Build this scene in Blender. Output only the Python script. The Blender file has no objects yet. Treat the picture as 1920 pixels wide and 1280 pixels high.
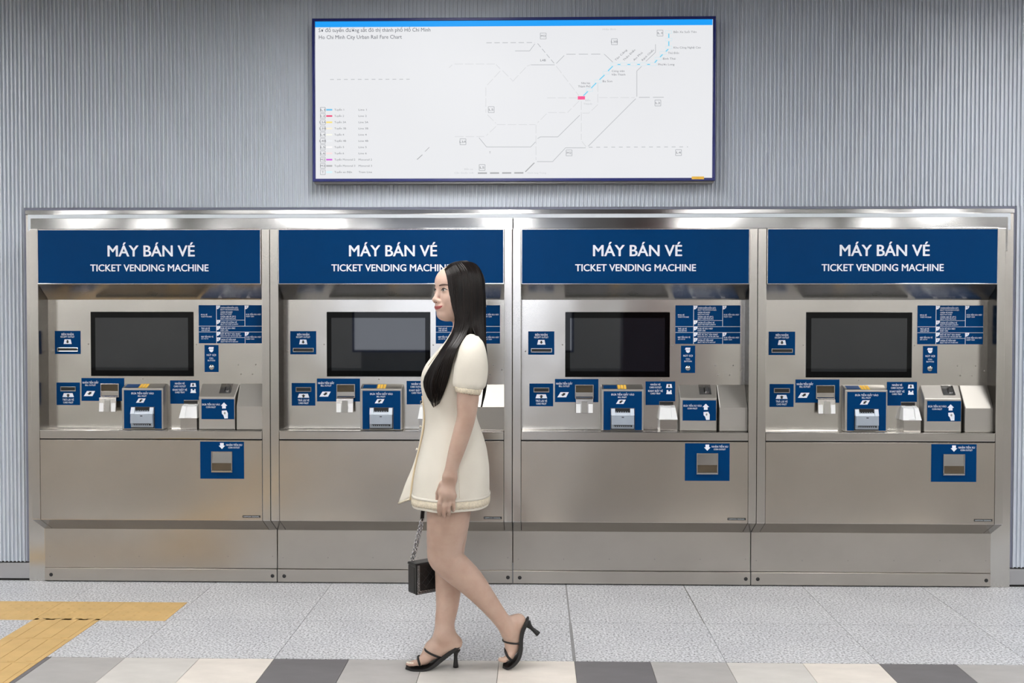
import bpy, math, random
import numpy as np
from mathutils import Vector, Matrix
from mathutils.bvhtree import BVHTree

random.seed(7)
rng = np.random.default_rng(11)
SC = bpy.context.scene
COL = SC.collection

# ---------------------------------------------------------------- camera
FPX = 1950.0
CAM = Vector((0.0, 0.0, 1.365))
YAW, PITCH, ROLL = math.atan(45 / FPX), math.atan(45 / FPX), 0.0007
CM = Matrix.Rotation(YAW, 3, 'Z') @ Matrix.Rotation(math.pi / 2 - PITCH, 3, 'X') @ Matrix.Rotation(ROLL, 3, 'Z')
cam_data = bpy.data.cameras.new('camera')
cam_data.sensor_width = 36.0
cam_data.lens = FPX / 1920 * 36.0
cam_data.clip_start = 0.05
cam = bpy.data.objects.new('camera', cam_data)
cam.matrix_world = Matrix.Translation(CAM) @ CM.to_4x4()
COL.objects.link(cam)
SC.camera = cam


def pt(px, py, Y):
    """world point seen at a photo pixel, at wall distance Y"""
    d = CM @ Vector(((px - 960) / FPX, -(py - 640) / FPX, -1.0))
    return CAM + d * ((Y - CAM.y) / d.y)


def floor_pt(px, py):
    d = CM @ Vector(((px - 960) / FPX, -(py - 640) / FPX, -1.0))
    return CAM + d * (-CAM.z / d.z)


# ---------------------------------------------------------------- world, exposure
w = bpy.data.worlds.new('world')
SC.world = w
w.use_nodes = True
w.node_tree.nodes['Background'].inputs[0].default_value = (0.75, 0.8, 0.9, 1)
w.node_tree.nodes['Background'].inputs[1].default_value = 0.15
SC.view_settings.view_transform = 'Standard'
SC.view_settings.look = 'None'
SC.view_settings.exposure = 0.0
SC.view_settings.gamma = 1.0
SC.view_settings.use_curve_mapping = False
LAMP = 25.0          # ceiling panel strength

# ---------------------------------------------------------------- materials


def lin(c):
    return tuple(((v / 255) / 12.92 if v / 255 <= 0.04045 else ((v / 255 + 0.055) / 1.055) ** 2.4) for v in c) + (1.0,)


def nodes_of(name):
    m = bpy.data.materials.new(name)
    m.use_nodes = True
    nt = m.node_tree
    return m, nt, nt.nodes['Principled BSDF']


def add(nt, kind, **kw):
    n = nt.nodes.new(kind)
    for k, v in kw.items():
        setattr(n, k, v)
    return n


def mix_noise(nt, c1, c2, scale=(8, 8, 8), detail=3, lo=0.35, hi=0.65, rough=0.55):
    tc = add(nt, 'ShaderNodeTexCoord')
    mp = add(nt, 'ShaderNodeMapping')
    mp.inputs['Scale'].default_value = scale
    nt.links.new(tc.outputs['Object'], mp.inputs[0])
    nz = add(nt, 'ShaderNodeTexNoise')
    nz.inputs['Scale'].default_value = 1.0
    nz.inputs['Detail'].default_value = detail
    nz.inputs['Roughness'].default_value = rough
    nt.links.new(mp.outputs[0], nz.inputs['Vector'])
    rp = add(nt, 'ShaderNodeValToRGB')
    rp.color_ramp.elements[0].position = lo
    rp.color_ramp.elements[1].position = hi
    rp.color_ramp.elements[0].color = c1
    rp.color_ramp.elements[1].color = c2
    nt.links.new(nz.outputs['Fac'], rp.inputs[0])
    return rp, nz, mp


def plain(name, rgb, rough=0.5, metal=0.0, var=0.06, scale=12, spec=0.5, bump=0.0, bscale=200, linear=None):
    m, nt, b = nodes_of(name)
    c = linear or lin(rgb)
    c1 = tuple(v * (1 - var) for v in c[:3]) + (1,)
    c2 = tuple(min(1, v * (1 + var)) for v in c[:3]) + (1,)
    rp, nz, mp = mix_noise(nt, c1, c2, (scale,) * 3)
    nt.links.new(rp.outputs[0], b.inputs['Base Color'])
    b.inputs['Roughness'].default_value = rough
    b.inputs['Metallic'].default_value = metal
    b.inputs['Specular IOR Level'].default_value = spec
    if bump:
        n2 = add(nt, 'ShaderNodeTexNoise')
        n2.inputs['Scale'].default_value = bscale
        tc = add(nt, 'ShaderNodeTexCoord')
        nt.links.new(tc.outputs['Object'], n2.inputs['Vector'])
        bp = add(nt, 'ShaderNodeBump')
        bp.inputs['Strength'].default_value = bump
        bp.inputs['Distance'].default_value = 0.002
        nt.links.new(n2.outputs['Fac'], bp.inputs['Height'])
        nt.links.new(bp.outputs[0], b.inputs['Normal'])
    return m


def emit(name, rgb, strength):
    m, nt, b = nodes_of(name)
    rp, nz, mp = mix_noise(nt, tuple(v * .985 for v in lin(rgb)[:3]) + (1,), lin(rgb), (2, 2, 2))
    b.inputs['Base Color'].default_value = (0.02, 0.02, 0.02, 1)
    nt.links.new(rp.outputs[0], b.inputs['Emission Color'])
    b.inputs['Emission Strength'].default_value = strength
    b.inputs['Roughness'].default_value = 0.4
    b.inputs['Specular IOR Level'].default_value = 0.1
    return m


def steel(name, rgb, rough, aniso=0.6, smudge=0.06, wave=0.0):
    """brushed stainless steel with faint grain, smudges and stains"""
    m, nt, b = nodes_of(name)
    c = lin(rgb)
    rp, nz, mp = mix_noise(nt, tuple(v * (1 - smudge) for v in c[:3]) + (1,), tuple(min(1, v * (1 + smudge)) for v in c[:3]) + (1,),
                           (2.3, 2.3, 3.1), 4, 0.3, 0.7)
    nt.links.new(rp.outputs[0], b.inputs['Base Color'])
    b.inputs['Metallic'].default_value = 1.0
    # grain: long horizontal scratches vary the roughness
    tc = add(nt, 'ShaderNodeTexCoord')
    m2 = add(nt, 'ShaderNodeMapping')
    m2.inputs['Scale'].default_value = (6, 6, 700)
    nt.links.new(tc.outputs['Object'], m2.inputs[0])
    n2 = add(nt, 'ShaderNodeTexNoise')
    n2.inputs['Scale'].default_value = 1.0
    n2.inputs['Detail'].default_value = 2
    nt.links.new(m2.outputs[0], n2.inputs['Vector'])
    mr = add(nt, 'ShaderNodeMapRange')
    mr.inputs['To Min'].default_value = rough * 0.97
    mr.inputs['To Max'].default_value = rough * 1.03
    nt.links.new(n2.outputs['Fac'], mr.inputs['Value'])
    nt.links.new(mr.outputs[0], b.inputs['Roughness'])
    b.inputs['Anisotropic'].default_value = aniso
    cx = add(nt, 'ShaderNodeCombineXYZ')
    cx.inputs[0].default_value, cx.inputs[1].default_value, cx.inputs[2].default_value = 0.03, 0.1, 1.0
    nt.links.new(cx.outputs[0], b.inputs['Tangent'])
    if wave:      # sheet metal is never quite flat
        n3 = add(nt, 'ShaderNodeTexNoise')
        n3.inputs['Scale'].default_value = 3.0
        n3.inputs['Detail'].default_value = 1
        nt.links.new(tc.outputs['Object'], n3.inputs['Vector'])
        bp = add(nt, 'ShaderNodeBump')
        bp.inputs['Strength'].default_value = 1.0
        bp.inputs['Distance'].default_value = wave
        nt.links.new(n3.outputs['Fac'], bp.inputs['Height'])
        nt.links.new(bp.outputs[0], b.inputs['Normal'])
    return m


def granite(name):
    m, nt, b = nodes_of(name)
    rp, nz, mp = mix_noise(nt, lin((104, 106, 112)), lin((226, 227, 231)), (105, 105, 105), 3, 0.35, 0.60, 0.65)
    e = rp.color_ramp.elements.new(0.46)
    e.color = lin((186, 188, 193))
    big, n2, m2 = mix_noise(nt, (0.9, 0.9, 0.91, 1), (1, 1, 1, 1), (2.5, 2.5, 2.5), 3)
    mx = add(nt, 'ShaderNodeMix', data_type='RGBA', blend_type='MULTIPLY')
    mx.inputs[0].default_value = 1
    nt.links.new(rp.outputs[0], mx.inputs[6])
    nt.links.new(big.outputs[0], mx.inputs[7])
    nt.links.new(mx.outputs[2], b.inputs['Base Color'])
    b.inputs['Roughness'].default_value = 0.42
    b.inputs['Specular IOR Level'].default_value = 0.4
    return m


def concourse_floor(name):
    m, nt, b = nodes_of(name)
    tc = add(nt, 'ShaderNodeTexCoord')
    br = add(nt, 'ShaderNodeTexBrick')
    br.offset = 0.0
    br.inputs['Color1'].default_value = lin((112, 106, 99))
    br.inputs['Color2'].default_value = lin((100, 95, 89))
    br.inputs['Mortar'].default_value = lin((105, 104, 102))
    br.inputs['Scale'].default_value = 1.0
    br.inputs['Mortar Size'].default_value = 0.004
    br.inputs['Brick Width'].default_value = 0.6
    br.inputs['Row Height'].default_value = 0.6
    nt.links.new(tc.outputs['Object'], br.inputs['Vector'])
    nt.links.new(br.outputs['Color'], b.inputs['Base Color'])
    b.inputs['Roughness'].default_value = 0.4
    return m


def stone(name, rgb):
    m, nt, b = nodes_of(name)
    c = lin(rgb)
    rp, nz, mp = mix_noise(nt, tuple(v * .88 for v in c[:3]) + (1,), tuple(min(1, v * 1.08) for v in c[:3]) + (1,), (4, 9, 4), 5, .3, .7)
    nt.links.new(rp.outputs[0], b.inputs['Base Color'])
    b.inputs['Roughness'].default_value = 0.45
    b.inputs['Specular IOR Level'].default_value = 0.4
    return m


M = {}
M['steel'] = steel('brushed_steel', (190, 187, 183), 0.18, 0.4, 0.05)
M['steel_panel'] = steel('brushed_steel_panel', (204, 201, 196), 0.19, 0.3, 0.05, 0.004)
M['steel_lower'] = steel('brushed_steel_lower', (184, 178, 170), 0.22, 0.3, 0.05, 0.003)  # same steel as the recess panel; its dimmer floor reflection is put into the colour
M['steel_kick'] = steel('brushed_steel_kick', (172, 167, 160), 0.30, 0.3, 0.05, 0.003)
M['steel_bright'] = steel('polished_steel', (192, 192, 192), 0.10, 0.55, 0.04)
M['steel_satin'] = steel('satin_steel', (166, 163, 158), 0.46, 0.2, 0.04)
M['steel_dark'] = steel('dull_steel', (150, 148, 145), 0.35, 0.5)
M['blue'] = plain('signal_blue', (0, 53, 102), 0.3, var=0.03, spec=0.06)
M['white_print'] = plain('white_print', (226, 232, 244), 0.5, var=0.02)
M['white_plastic'] = plain('white_plastic', (226, 228, 230), 0.35, var=0.02)
M['grey_plastic'] = plain('grey_plastic', (150, 160, 172), 0.4, var=0.03)
M['pale_plastic'] = plain('pale_plastic', (200, 210, 222), 0.35, var=0.02)
M['black_plastic'] = plain('black_plastic', (18, 19, 21), 0.35, var=0.1)
M['dark_gap'] = plain('dark_gap', (26, 25, 24), 0.8, var=0.1)
M['yellow_print'] = plain('yellow_print', (240, 190, 70), 0.5, var=0.03)
M['wall'] = plain('ribbed_wall_paint', (200, 207, 217), 0.42, var=0.03, scale=1.5, spec=0.4)
M['gap_trim'] = plain('shadow_gap_trim', (112, 116, 134), 0.5, var=0.04)
M['pale_trim'] = plain('pale_sealant', (205, 212, 220), 0.4, var=0.03)
M['base'] = steel('baseboard_steel', (170, 170, 172), 0.42, 0.3)
M['granite'] = granite('speckled_granite')
M['grout'] = concourse_floor('concourse_floor_tiles')
M['t_grey'] = stone('grey_stone', (174, 172, 171))
M['t_light'] = stone('light_grey_stone', (207, 204, 200))
M['t_cream'] = stone('cream_stone', (226, 219, 211))
M['t_dark'] = stone('charcoal_stone', (110, 108, 112))
M['yellow'] = plain('tactile_yellow', (206, 172, 114), 0.6, var=0.06, scale=9)
M['ceiling'] = plain('ceiling_panel', (132, 133, 135), 0.7, var=0.02)
M['far_wall'] = plain('far_wall_panel', (236, 236, 234), 0.6, var=0.03, scale=1)
M['maroon'] = plain('maroon_panel', (70, 22, 26), 0.5, var=0.05)
M['lamp'] = emit('lamp_diffuser', (255, 253, 250), LAMP)
M['lightbox'] = emit('lightbox_face', (236, 242, 255), 2.5)
M['screen'] = plain('screen_glass', (15, 20, 26), 0.02, var=0.02, spec=0.8)
M['bezel'] = plain('bezel_glass', (4, 5, 6), 0.02, var=0.02, spec=0.2)
M['navy'] = plain('navy_frame', (36, 44, 110), 0.25, var=0.04)

# ---------------------------------------------------------------- mesh helpers


class MB:
    def __init__(s):
        s.v, s.f = [], []

    def quad(s, *p):
        i = len(s.v)
        s.v += [tuple(q) for q in p]
        s.f.append(tuple(range(i, i + len(p))))
        return s

    def box(s, x0, x1, y0, y1, z0, z1):
        i = len(s.v)
        s.v += [(x, y, z) for z in (z0, z1) for y in (y0, y1) for x in (x0, x1)]
        s.f += [tuple(i + k for k in f) for f in ((0, 2, 3, 1), (4, 5, 7, 6), (0, 1, 5, 4), (2, 6, 7, 3), (0, 4, 6, 2), (1, 3, 7, 5))]
        return s

    def prism(s, prof, x0, x1):
        """closed profile of (y, z) points swept along x"""
        i, n = len(s.v), len(prof)
        s.v += [(x0, y, z) for y, z in prof] + [(x1, y, z) for y, z in prof]
        s.f += [(i + k, i + (k + 1) % n, i + n + (k + 1) % n, i + n + k) for k in range(n)]
        s.f += [tuple(i + k for k in range(n))[::-1], tuple(i + n + k for k in range(n))]
        return s

    def plate(s, pts, y, t=0.002):
        """flat outline of (x, z) points, thickness t behind y"""
        i, n = len(s.v), len(pts)
        s.v += [(x, y, z) for x, z in pts] + [(x, y + t, z) for x, z in pts]
        s.f += [(i + k, i + n + k, i + n + (k + 1) % n, i + (k + 1) % n) for k in range(n)]
        s.f += [tuple(i + k for k in range(n)), tuple(i + n + k for k in range(n))[::-1]]
        return s

    def rect(s, x0, x1, z0, z1, y, t=0.002):
        return s.plate([(x0, z0), (x1, z0), (x1, z1), (x0, z1)], y, t)

    def frame(s, x0, x1, z0, z1, wd, y0, y1):
        s.box(x0, x1, y0, y1, z1 - wd, z1)
        s.box(x0, x1, y0, y1, z0, z0 + wd)
        s.box(x0, x0 + wd, y0, y1, z0 + wd, z1 - wd)
        s.box(x1 - wd, x1, y0, y1, z0 + wd, z1 - wd)
        return s

    def dome(s, c, r, h, axis='Y', n=10, rings=2):
        """flat-backed dome pointing to -Y or +Z"""
        i = len(s.v)
        for k in range(rings + 1):
            a = k / rings * math.pi / 2 * 0.93
            for j in range(n):
                t = 2 * math.pi * j / n
                rr, hh = r * math.cos(a), h * math.sin(a)
                if axis == 'Y':
                    s.v.append((c[0] + rr * math.cos(t), c[1] - hh, c[2] + rr * math.sin(t)))
                else:
                    s.v.append((c[0] + rr * math.cos(t), c[1] + rr * math.sin(t), c[2] + hh))
        for k in range(rings):
            for j in range(n):
                a, b = i + k * n + j, i + k * n + (j + 1) % n
                s.f.append((a, b, b + n, a + n))
        s.f.append(tuple(i + rings * n + j for j in range(n)))
        return s

    def tube(s, path, radii, n=8, flat=None, up=None, cap=True):
        """tube along a path; flat = (a, b) scales the section"""
        P = [Vector(p) for p in path]
        i = len(s.v)
        prev = None
        for k, p in enumerate(P):
            t = (P[min(k + 1, len(P) - 1)] - P[max(k - 1, 0)])
            t = t.normalized() if t.length > 1e-9 else Vector((0, 0, 1))
            if prev is None:
                u = Vector(up) if up else (Vector((0, 0, 1)) if abs(t.z) < .9 else Vector((1, 0, 0)))
            else:
                u = prev
            u = (u - t * u.dot(t)).normalized()
            prev = u
            q = t.cross(u)
            r = radii[k] if hasattr(radii, '__len__') else radii
            ra, rb = (r, r) if flat is None else (r * flat[0], r * flat[1])
            for j in range(n):
                a = 2 * math.pi * j / n
                w_ = p + u * (math.cos(a) * ra) + q * (math.sin(a) * rb)
                s.v.append(tuple(w_))
        for k in range(len(P) - 1):
            for j in range(n):
                a, b = i + k * n + j, i + k * n + (j + 1) % n
                s.f.append((a, b, b + n, a + n))
        if cap:
            s.f.append(tuple(i + j for j in range(n))[::-1])
            e = i + (len(P) - 1) * n
            s.f.append(tuple(e + j for j in range(n)))
        return s

    def loft(s, rings, close=True, caps=(False, False)):
        i, n = len(s.v), len(rings[0])
        for r in rings:
            s.v += [tuple(p) for p in r]
        for k in range(len(rings) - 1):
            for j in range(n if close else n - 1):
                a, b = i + k * n + j, i + k * n + (j + 1) % n
                s.f.append((a, b, b + n, a + n))
        if caps[0]:
            s.f.append(tuple(i + j for j in range(n))[::-1])
        if caps[1]:
            e = i + (len(rings) - 1) * n
            s.f.append(tuple(e + j for j in range(n)))
        return s

    def mesh(s, v, f, tr=None):
        i = len(s.v)
        s.v += [tuple(tr(p)) if tr else tuple(p) for p in v]
        s.f += [tuple(i + k for k in q) for q in f]
        return s

    def data(s, name, mat, smooth=False):
        me = bpy.data.meshes.new(name)
        me.from_pydata(s.v, [], s.f)
        me.materials.append(mat)
        if smooth:
            me.shade_smooth()
        me.update()
        return me

    def build(s, name, mat, parent=None, bevel=0, smooth=False, loc=None):
        o = bpy.data.objects.new(name, s.data(name, mat, smooth))
        COL.objects.link(o)
        if loc:
            o.location = loc
        if parent:
            o.parent = parent
        if bevel:
            b = o.modifiers.new('bevel', 'BEVEL')
            b.width = bevel
            b.segments = 2
            b.limit_method = 'ANGLE'
            b.angle_limit = math.radians(40)
            b.harden_normals = False
        return o


def tag(o, label=None, cat=None, group=None, kind=None):
    if label:
        o['label'] = label
    if cat:
        o['category'] = cat
    if group:
        o['group'] = group
    if kind:
        o['kind'] = kind
    return o


def empty(name, loc=(0, 0, 0), rz=0):
    o = bpy.data.objects.new(name, None)
    o.empty_display_size = 0.1
    o.location = loc
    o.rotation_euler = (0, 0, rz)
    COL.objects.link(o)
    return o


def copy_tree(o, parent=None):
    c = o.copy()
    COL.objects.link(c)
    c.parent = parent
    for ch in list(o.children):
        copy_tree(ch, c)
    return c


_tc = {}


def glyphs(body, bold, res):
    """outline mesh of a string in the built-in font, unit cap height, starting at x=0 on the baseline"""
    body = body.replace('\u0110', '\u00d0')      # same letter shape, cleaner outline
    key = (body, bold, res)
    if key not in _tc:
        c = bpy.data.curves.new('lettering', 'FONT')
        c.body = body
        c.size = 1.0
        c.offset = bold
        c.resolution_u = res
        c.fill_mode = 'FRONT' if hasattr(c, 'fill_mode') else c.fill_mode
        o = bpy.data.objects.new('lettering', c)
        COL.objects.link(o)
        dg = bpy.context.evaluated_depsgraph_get()
        me = bpy.data.meshes.new_from_object(o.evaluated_get(dg))
        v = np.array([tuple(q.co) for q in me.vertices]) if me.vertices else np.zeros((0, 3))
        f = [tuple(p.vertices) for p in me.polygons]
        bpy.data.objects.remove(o)
        bpy.data.curves.remove(c)
        bpy.data.meshes.remove(me)
        if len(v):
            v[:, 0] -= v[:, 0].min()
            v[:, :2] /= 0.686
        _tc[key] = (v, f)
    return _tc[key]


def text(mb, body, x, z, cap, y, width=None, align='C', bold=0.012, res=2, ang=0.0, maxcond=None):
    """lettering facing -Y; x is centre/left/right, z the baseline, cap the capital height"""
    v, f = glyphs(body, 0.0, res)
    if not len(v):
        return
    wd = v[:, 0].max()
    sx = cap if width is None else width / wd
    off = {'C': -wd * sx / 2, 'L': 0, 'R': -wd * sx}[align]
    ca, sa = math.cos(ang), math.sin(ang)
    # heavier strokes: the outline is laid down several times, a hair apart
    sh = [(0, 0)] if bold < .006 else [(-bold, 0), (bold, 0), (0, -bold * .5), (0, bold * .5)]
    for k, (ox, oz) in enumerate(sh):
        def tr(p):
            a, b = p[0] * sx + off + ox * cap, (p[1] + oz) * cap
            return (x + a * ca - b * sa, y - k * .00003, z + a * sa + b * ca)
        mb.mesh(v, f, tr)

# ================================================================ the setting
YP, YR, YK, YW = 5.16, 5.262, 5.29, 5.315      # machine front, recess back, kick plate, ribbed wall
PITCH_M = 1.21
CEIL = 3.04
SEAM2 = pt(960.7, 560, YP).x                   # seam between the two middle machines
X3 = SEAM2 + PITCH_M / 2                       # centre of the third machine

# ribbed wall: flat pans with narrow proud ridges, in three sheets round the machine niche
FX0, FX1 = pt(50, 700, YK + .01).x - .012, pt(1896, 700, YK + .01).x + .020
NICHE_TOP = pt(960, 388, YW).z


def ribbed(name, x0, x1, z0, z1):
    p, rw, rd = 0.0206, 0.0046, 0.012
    n = int(math.ceil((x1 - x0) / p))
    xs, ys = [], []
    for k in range(n):
        a = x0 + k * p
        for dx, dy in ((0, 0), (.0012, -rd), (.0012 + rw, -rd), (.0024 + rw, 0)):
            if a + dx <= x1:
                xs.append(a + dx)
                ys.append(YW + dy)
    xs.append(x1)
    ys.append(YW)
    b = MB()
    i = 0
    m = len(xs)
    b.v = [(x, y, z0) for x, y in zip(xs, ys)] + [(x, y, z1) for x, y in zip(xs, ys)]
    b.f = [(k, k + 1, m + k + 1, m + k) for k in range(m - 1)]
    b.box(x0, x1, YW + .001, YW + .06, z0, z1)
    return b.build(name, M['wall'])


back = empty('wall_back', (0, 0, 0))
tag(back, kind='structure')
o = ribbed('ribbed_sheet', -7.0, 7.0, NICHE_TOP, CEIL)
o.parent = back
o = ribbed('ribbed_sheet', -7.0, FX0, 0.098, NICHE_TOP)
o.parent = back
o = ribbed('ribbed_sheet', FX1, 7.0, 0.098, NICHE_TOP)
o.parent = back
b = MB().box(-7, -14, YW, YW + .06, 0, CEIL).box(7, 14, YW, YW + .06, 0, CEIL)
b.build('plain_sheet', M['wall'], back)
MB().box(FX0, FX1, YW + .45, YW + .5, 0, NICHE_TOP).build('niche_back', M['dark_gap'], back)

# trim: shadow gap, steel surround and pale sealing strip round the niche
zt = [pt(960, y, YK).z for y in (388, 392.5, 401, 408)]
gap = MB()
gap.box(FX0, FX1, YW - .004, YW + .05, zt[1], NICHE_TOP)
gap.box(FX0, FX0 + .02, YW - .004, YW + .05, .098, zt[1])
gap.box(FX1 - .02, FX1, YW - .004, YW + .05, .098, zt[1])
tag(gap.build('trim_1', M['gap_trim']), kind='structure')
GX0, GX1 = FX0 + .018, FX1 - .018
tr = MB()
tr.box(GX0, GX1, YK - .004, YW + .05, zt[2], zt[1])
b2 = tr.build('trim_2', M['steel_bright'], bevel=.002)
tag(b2, kind='structure')
tr = MB()
XM0, XM1 = X3 - 2.5 * PITCH_M, X3 + 1.5 * PITCH_M     # outer edges of the machine row
KX0, KX1 = pt(75, 1050, YK).x, pt(1870.5, 1050, YK).x
tr.box(GX0, XM0 + .001, YK + .004, YW + .05, 0.0, zt[2])
tag(tr.build('trim_3', M['steel'], bevel=.002), kind='structure')
tr = MB()
tr.box(XM1 - .001, GX1, YK + .004, YW + .05, 0.0, zt[2])
tag(tr.build('trim_4', M['steel'], bevel=.002), kind='structure')
tr = MB()
tr.box(KX0 - .03, KX1 + .03, YK - .002, YW + .04, zt[3], zt[2])
tr.box(KX0 - .045, KX0 - .03, YK - .002, YW + .04, 1.806, zt[2])
tr.box(KX1 + .03, KX1 + .045, YK - .002, YW + .04, 1.806, zt[2])
tag(tr.build('trim_5', M['pale_trim']), kind='structure')
tr = MB()
zf = pt(960, 429, YK).z
for xa, xb in ((KX0 - .03, SEAM2 - .002), (SEAM2 + .002, KX1 + .03)):
    tr.box(xa, xb, YK - .006, YW + .04, 1.70, zt[3] - .0005)
tag(tr.build('trim_6', M['steel_bright'], bevel=.0015), kind='structure')

# baseboards left and right of the niche
for nm, xa, xb in (('baseboard_left', -14, GX0 - .002), ('baseboard_right', GX1 + .002, 14)):
    o = MB().box(xa, xb, YW - .014, YW + .05, 0.012, 0.092).build(nm, M['base'], bevel=.002)
    tag(o, kind='structure')
    MB().box(xa, xb, YW - .004, YW + .05, 0, 0.012).build('shadow_gap', M['dark_gap'], o)
    MB().box(xa, xb, YW - .002, YW + .05, 0.092, 0.099).build('shadow_gap', M['dark_gap'], o)

# floor: grout bed carrying granite slabs, stone strips and tactile tiles
floor = MB().box(-14, 14, -17.5, YW + .05, -.06, -.004).build('floor', M['grout'])
tag(floor, kind='structure')
YB = floor_pt(960, 1238).y                     # front edge of the granite
JX = floor_pt(1077, 1238).x                    # expansion joint
TILE = 0.6
y1 = floor_pt(280, 1161).y
y2 = floor_pt(280, 1131.5).y
YE = YW + .02
TX1 = floor_pt(349, 1132).x                    # right end of the tactile bar
TW = 0.3


def tile_mesh(name, wx, wy, mat, top=0.0, bev=.0008):
    b = MB().box(-wx / 2, wx / 2, -wy / 2, wy / 2, -.02, top)
    return b.data(name, mat)


def put(me, name, x, y, parent=floor, z=0.0, rz=0):
    o = bpy.data.objects.new(name, me)
    COL.objects.link(o)
    o.location = (x, y, z)
    o.rotation_euler.z = rz
    o.parent = parent
    return o


g = 0.0022
gm1 = tile_mesh('granite_slab', TILE - g, y1 - YB - g, M['granite'])
for k in range(-6, 6):
    xc = JX + (k + .5) * TILE
    if abs(k + .5) < .6:                       # slabs next to the expansion joint are a little narrower
        o = put(tile_mesh('granite_slab', TILE - g - .005, y1 - YB - g, M['granite']), 'granite_slab', xc + (.0025 if k == 0 else -.0025), (YB + y1) / 2)
    else:
        put(gm1, 'granite_slab', xc, (YB + y1) / 2)
    put(tile_mesh('granite_slab', TILE - g - (.005 if abs(k + .5) < .6 else 0), YE - y1 - g, M['granite']), 'granite_slab', xc, (YE + y1) / 2)
MB().box(JX - .005, JX + .005, YB, YE, -.02, -.0012).build('expansion_joint', plain('joint_sealant', (140, 140, 142), .6), floor)

# stone strip in front: grey, light grey, cream, charcoal
SDEP = 0.6
mats = ['t_grey', 't_light', 't_cream', 't_dark']
sm = {k: tile_mesh('stone_tile', TW - g, SDEP - g, M[k]) for k in mats}
for k in range(-14, 13):
    put(sm[mats[(k - 1 + 40) % 4]], 'stone_tile', JX + (k + .5) * TW, YB - SDEP / 2 - g)


def tactile(dots):
    b = MB().box(-TW / 2 + .001, TW / 2 - .001, -TW / 2 + .001, TW / 2 - .001, -.004, .002)
    if dots:
        for i in range(6):
            for j in range(6):
                b.dome((-TW / 2 + .025 + i * .05, -TW / 2 + .025 + j * .05, .002), .0125, .0022, 'Z', 8, 1)
    else:
        for i in range(4):
            b.box(-TW / 2 + .0225 + i * .075, -TW / 2 + .0525 + i * .075, -TW / 2 + .012, TW / 2 - .012, .002, .0034)
    return b.data('tactile_tile', M['yellow'])


tm_d, tm_b = tactile(True), tactile(False)
yb = (y1 + y2) / 2
for k in range(9):
    put(tm_d, 'warning_tile', TX1 - (k + .5) * TW, yb)
for k in range(11):
    put(tm_b, 'guide_tile', TX1 - 1.5 * TW, y1 - (y2 - y1) * 0 - (k + .5) * TW)
YL = y1 - 11 * TW - TW / 2
for k in range(-20, 8):
    o = put(tm_b, 'guide_tile', TX1 - 1.5 * TW - k * -TW, YL - .05)
    o.rotation_euler.z = math.pi / 2

# ceiling with recessed lamp panels, side walls, far wall of the concourse
ce = MB().box(-14, 14, -17.5, YW + .06, CEIL, CEIL + .1).build('ceiling', M['ceiling'])
tag(ce, kind='structure')
for nm, xa, xb in (('wall_left', -14.1, -14), ('wall_right', 14, 14.1)):
    tag(MB().box(xa, xb, -17.5, YW, 0, CEIL).build(nm, M['far_wall']), kind='structure')
tag(MB().box(-14, 14, -17.6, -17.5, 0, CEIL).build('wall_front', M['far_wall']), kind='structure')
# long lit advertising box across the concourse, mirrored in the screens
lb = empty('advertising_lightbox', (-1.65, -12.9, 0.58))   # stands free on a plinth
tag(lb, 'long white backlit advertising box across the concourse, mirrored in the ticket screens', 'lightbox')
MB().box(-2.5, 2.5, -.08, .0, 0, 2.4).build('housing', M['navy'], lb)
MB().box(-2.3, 2.3, -.06, 0, -.58, 0).build('plinth', M['steel_dark'], lb)
MB().box(-2.45, 2.45, .0, .01, .05, 2.35).build('diffuser', M['lightbox'], lb)
co = empty('clad_column', (2.35, -9.0, 0))
tag(co, 'dark maroon clad column across the concourse, mirrored in a ticket screen', 'column')
MB().box(-.75, .75, -.3, .3, .15, CEIL - .01).build('cladding', M['maroon'], co, bevel=.03)
MB().box(-.77, .77, -.32, .32, 0, .15).build('plinth', M['steel_dark'], co, bevel=.005)

lamp = empty('ceiling_lamp')
tag(lamp, 'rectangular white ceiling lamp panel over the concourse', 'ceiling lamp', 'ceiling lamp panels')
MB().box(-.27, .27, -.57, .57, -.012, -.002).build('diffuser', M['lamp'], lamp)
MB().frame(-.30, .30, -.60, .60, .03, -.016, 0).build('frame', M['white_plastic'], lamp)
# the frame is built upright, lay it flat
fr = [c for c in lamp.children if c.name.startswith('frame')][0]
fr.rotation_euler = (math.pi / 2, 0, 0)
first = True
for r, yy in enumerate((3.65, 0.6, -2.4, -5.2, -8.0, -12.0, -15.9)):
    for k in range(-4, 5):
        o = lamp if first else copy_tree(lamp)
        first = False
        o.location = (-.45 + 3.22 * k, yy, CEIL - .002)

# ================================================================ ticket machines
def mp(px, py, Y):
    """machine-local (x, z) of a photo pixel on the third machine"""
    p = pt(px, py, Y)
    return p.x - X3, p.z


RY = 5.2                                       # y of each machine's root


def mrect(b, x0, y0, x1, y1, Y, t=.002):
    (a, zt_), (c, zb) = mp(x0, y0, Y), mp(x1, y1, Y)
    a2, c2 = mp(x0, y1, Y)[0], mp(x1, y0, Y)[0]
    return b.rect((a + a2) / 2, (c + c2) / 2, zb, zt_, Y - RY, t)


def mtext(b, body, cx, ybase, ytop, Y, x0=None, x1=None, align='C', bold=.012, res=2, off=.0006):
    x, z = mp(cx, ybase, Y)
    cap = mp(cx, ytop, Y)[1] - z
    wd = None if x0 is None else mp(x1, ybase, Y)[0] - mp(x0, ybase, Y)[0]
    text(b, body, x, z, cap, Y - RY - off, wd, align, bold, res)


def mpoly(b, pts, Y, off=.0006, t=.0005):
    b.plate([mp(px, py, Y) for px, py in pts][::-1], Y - RY - off, t)


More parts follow.
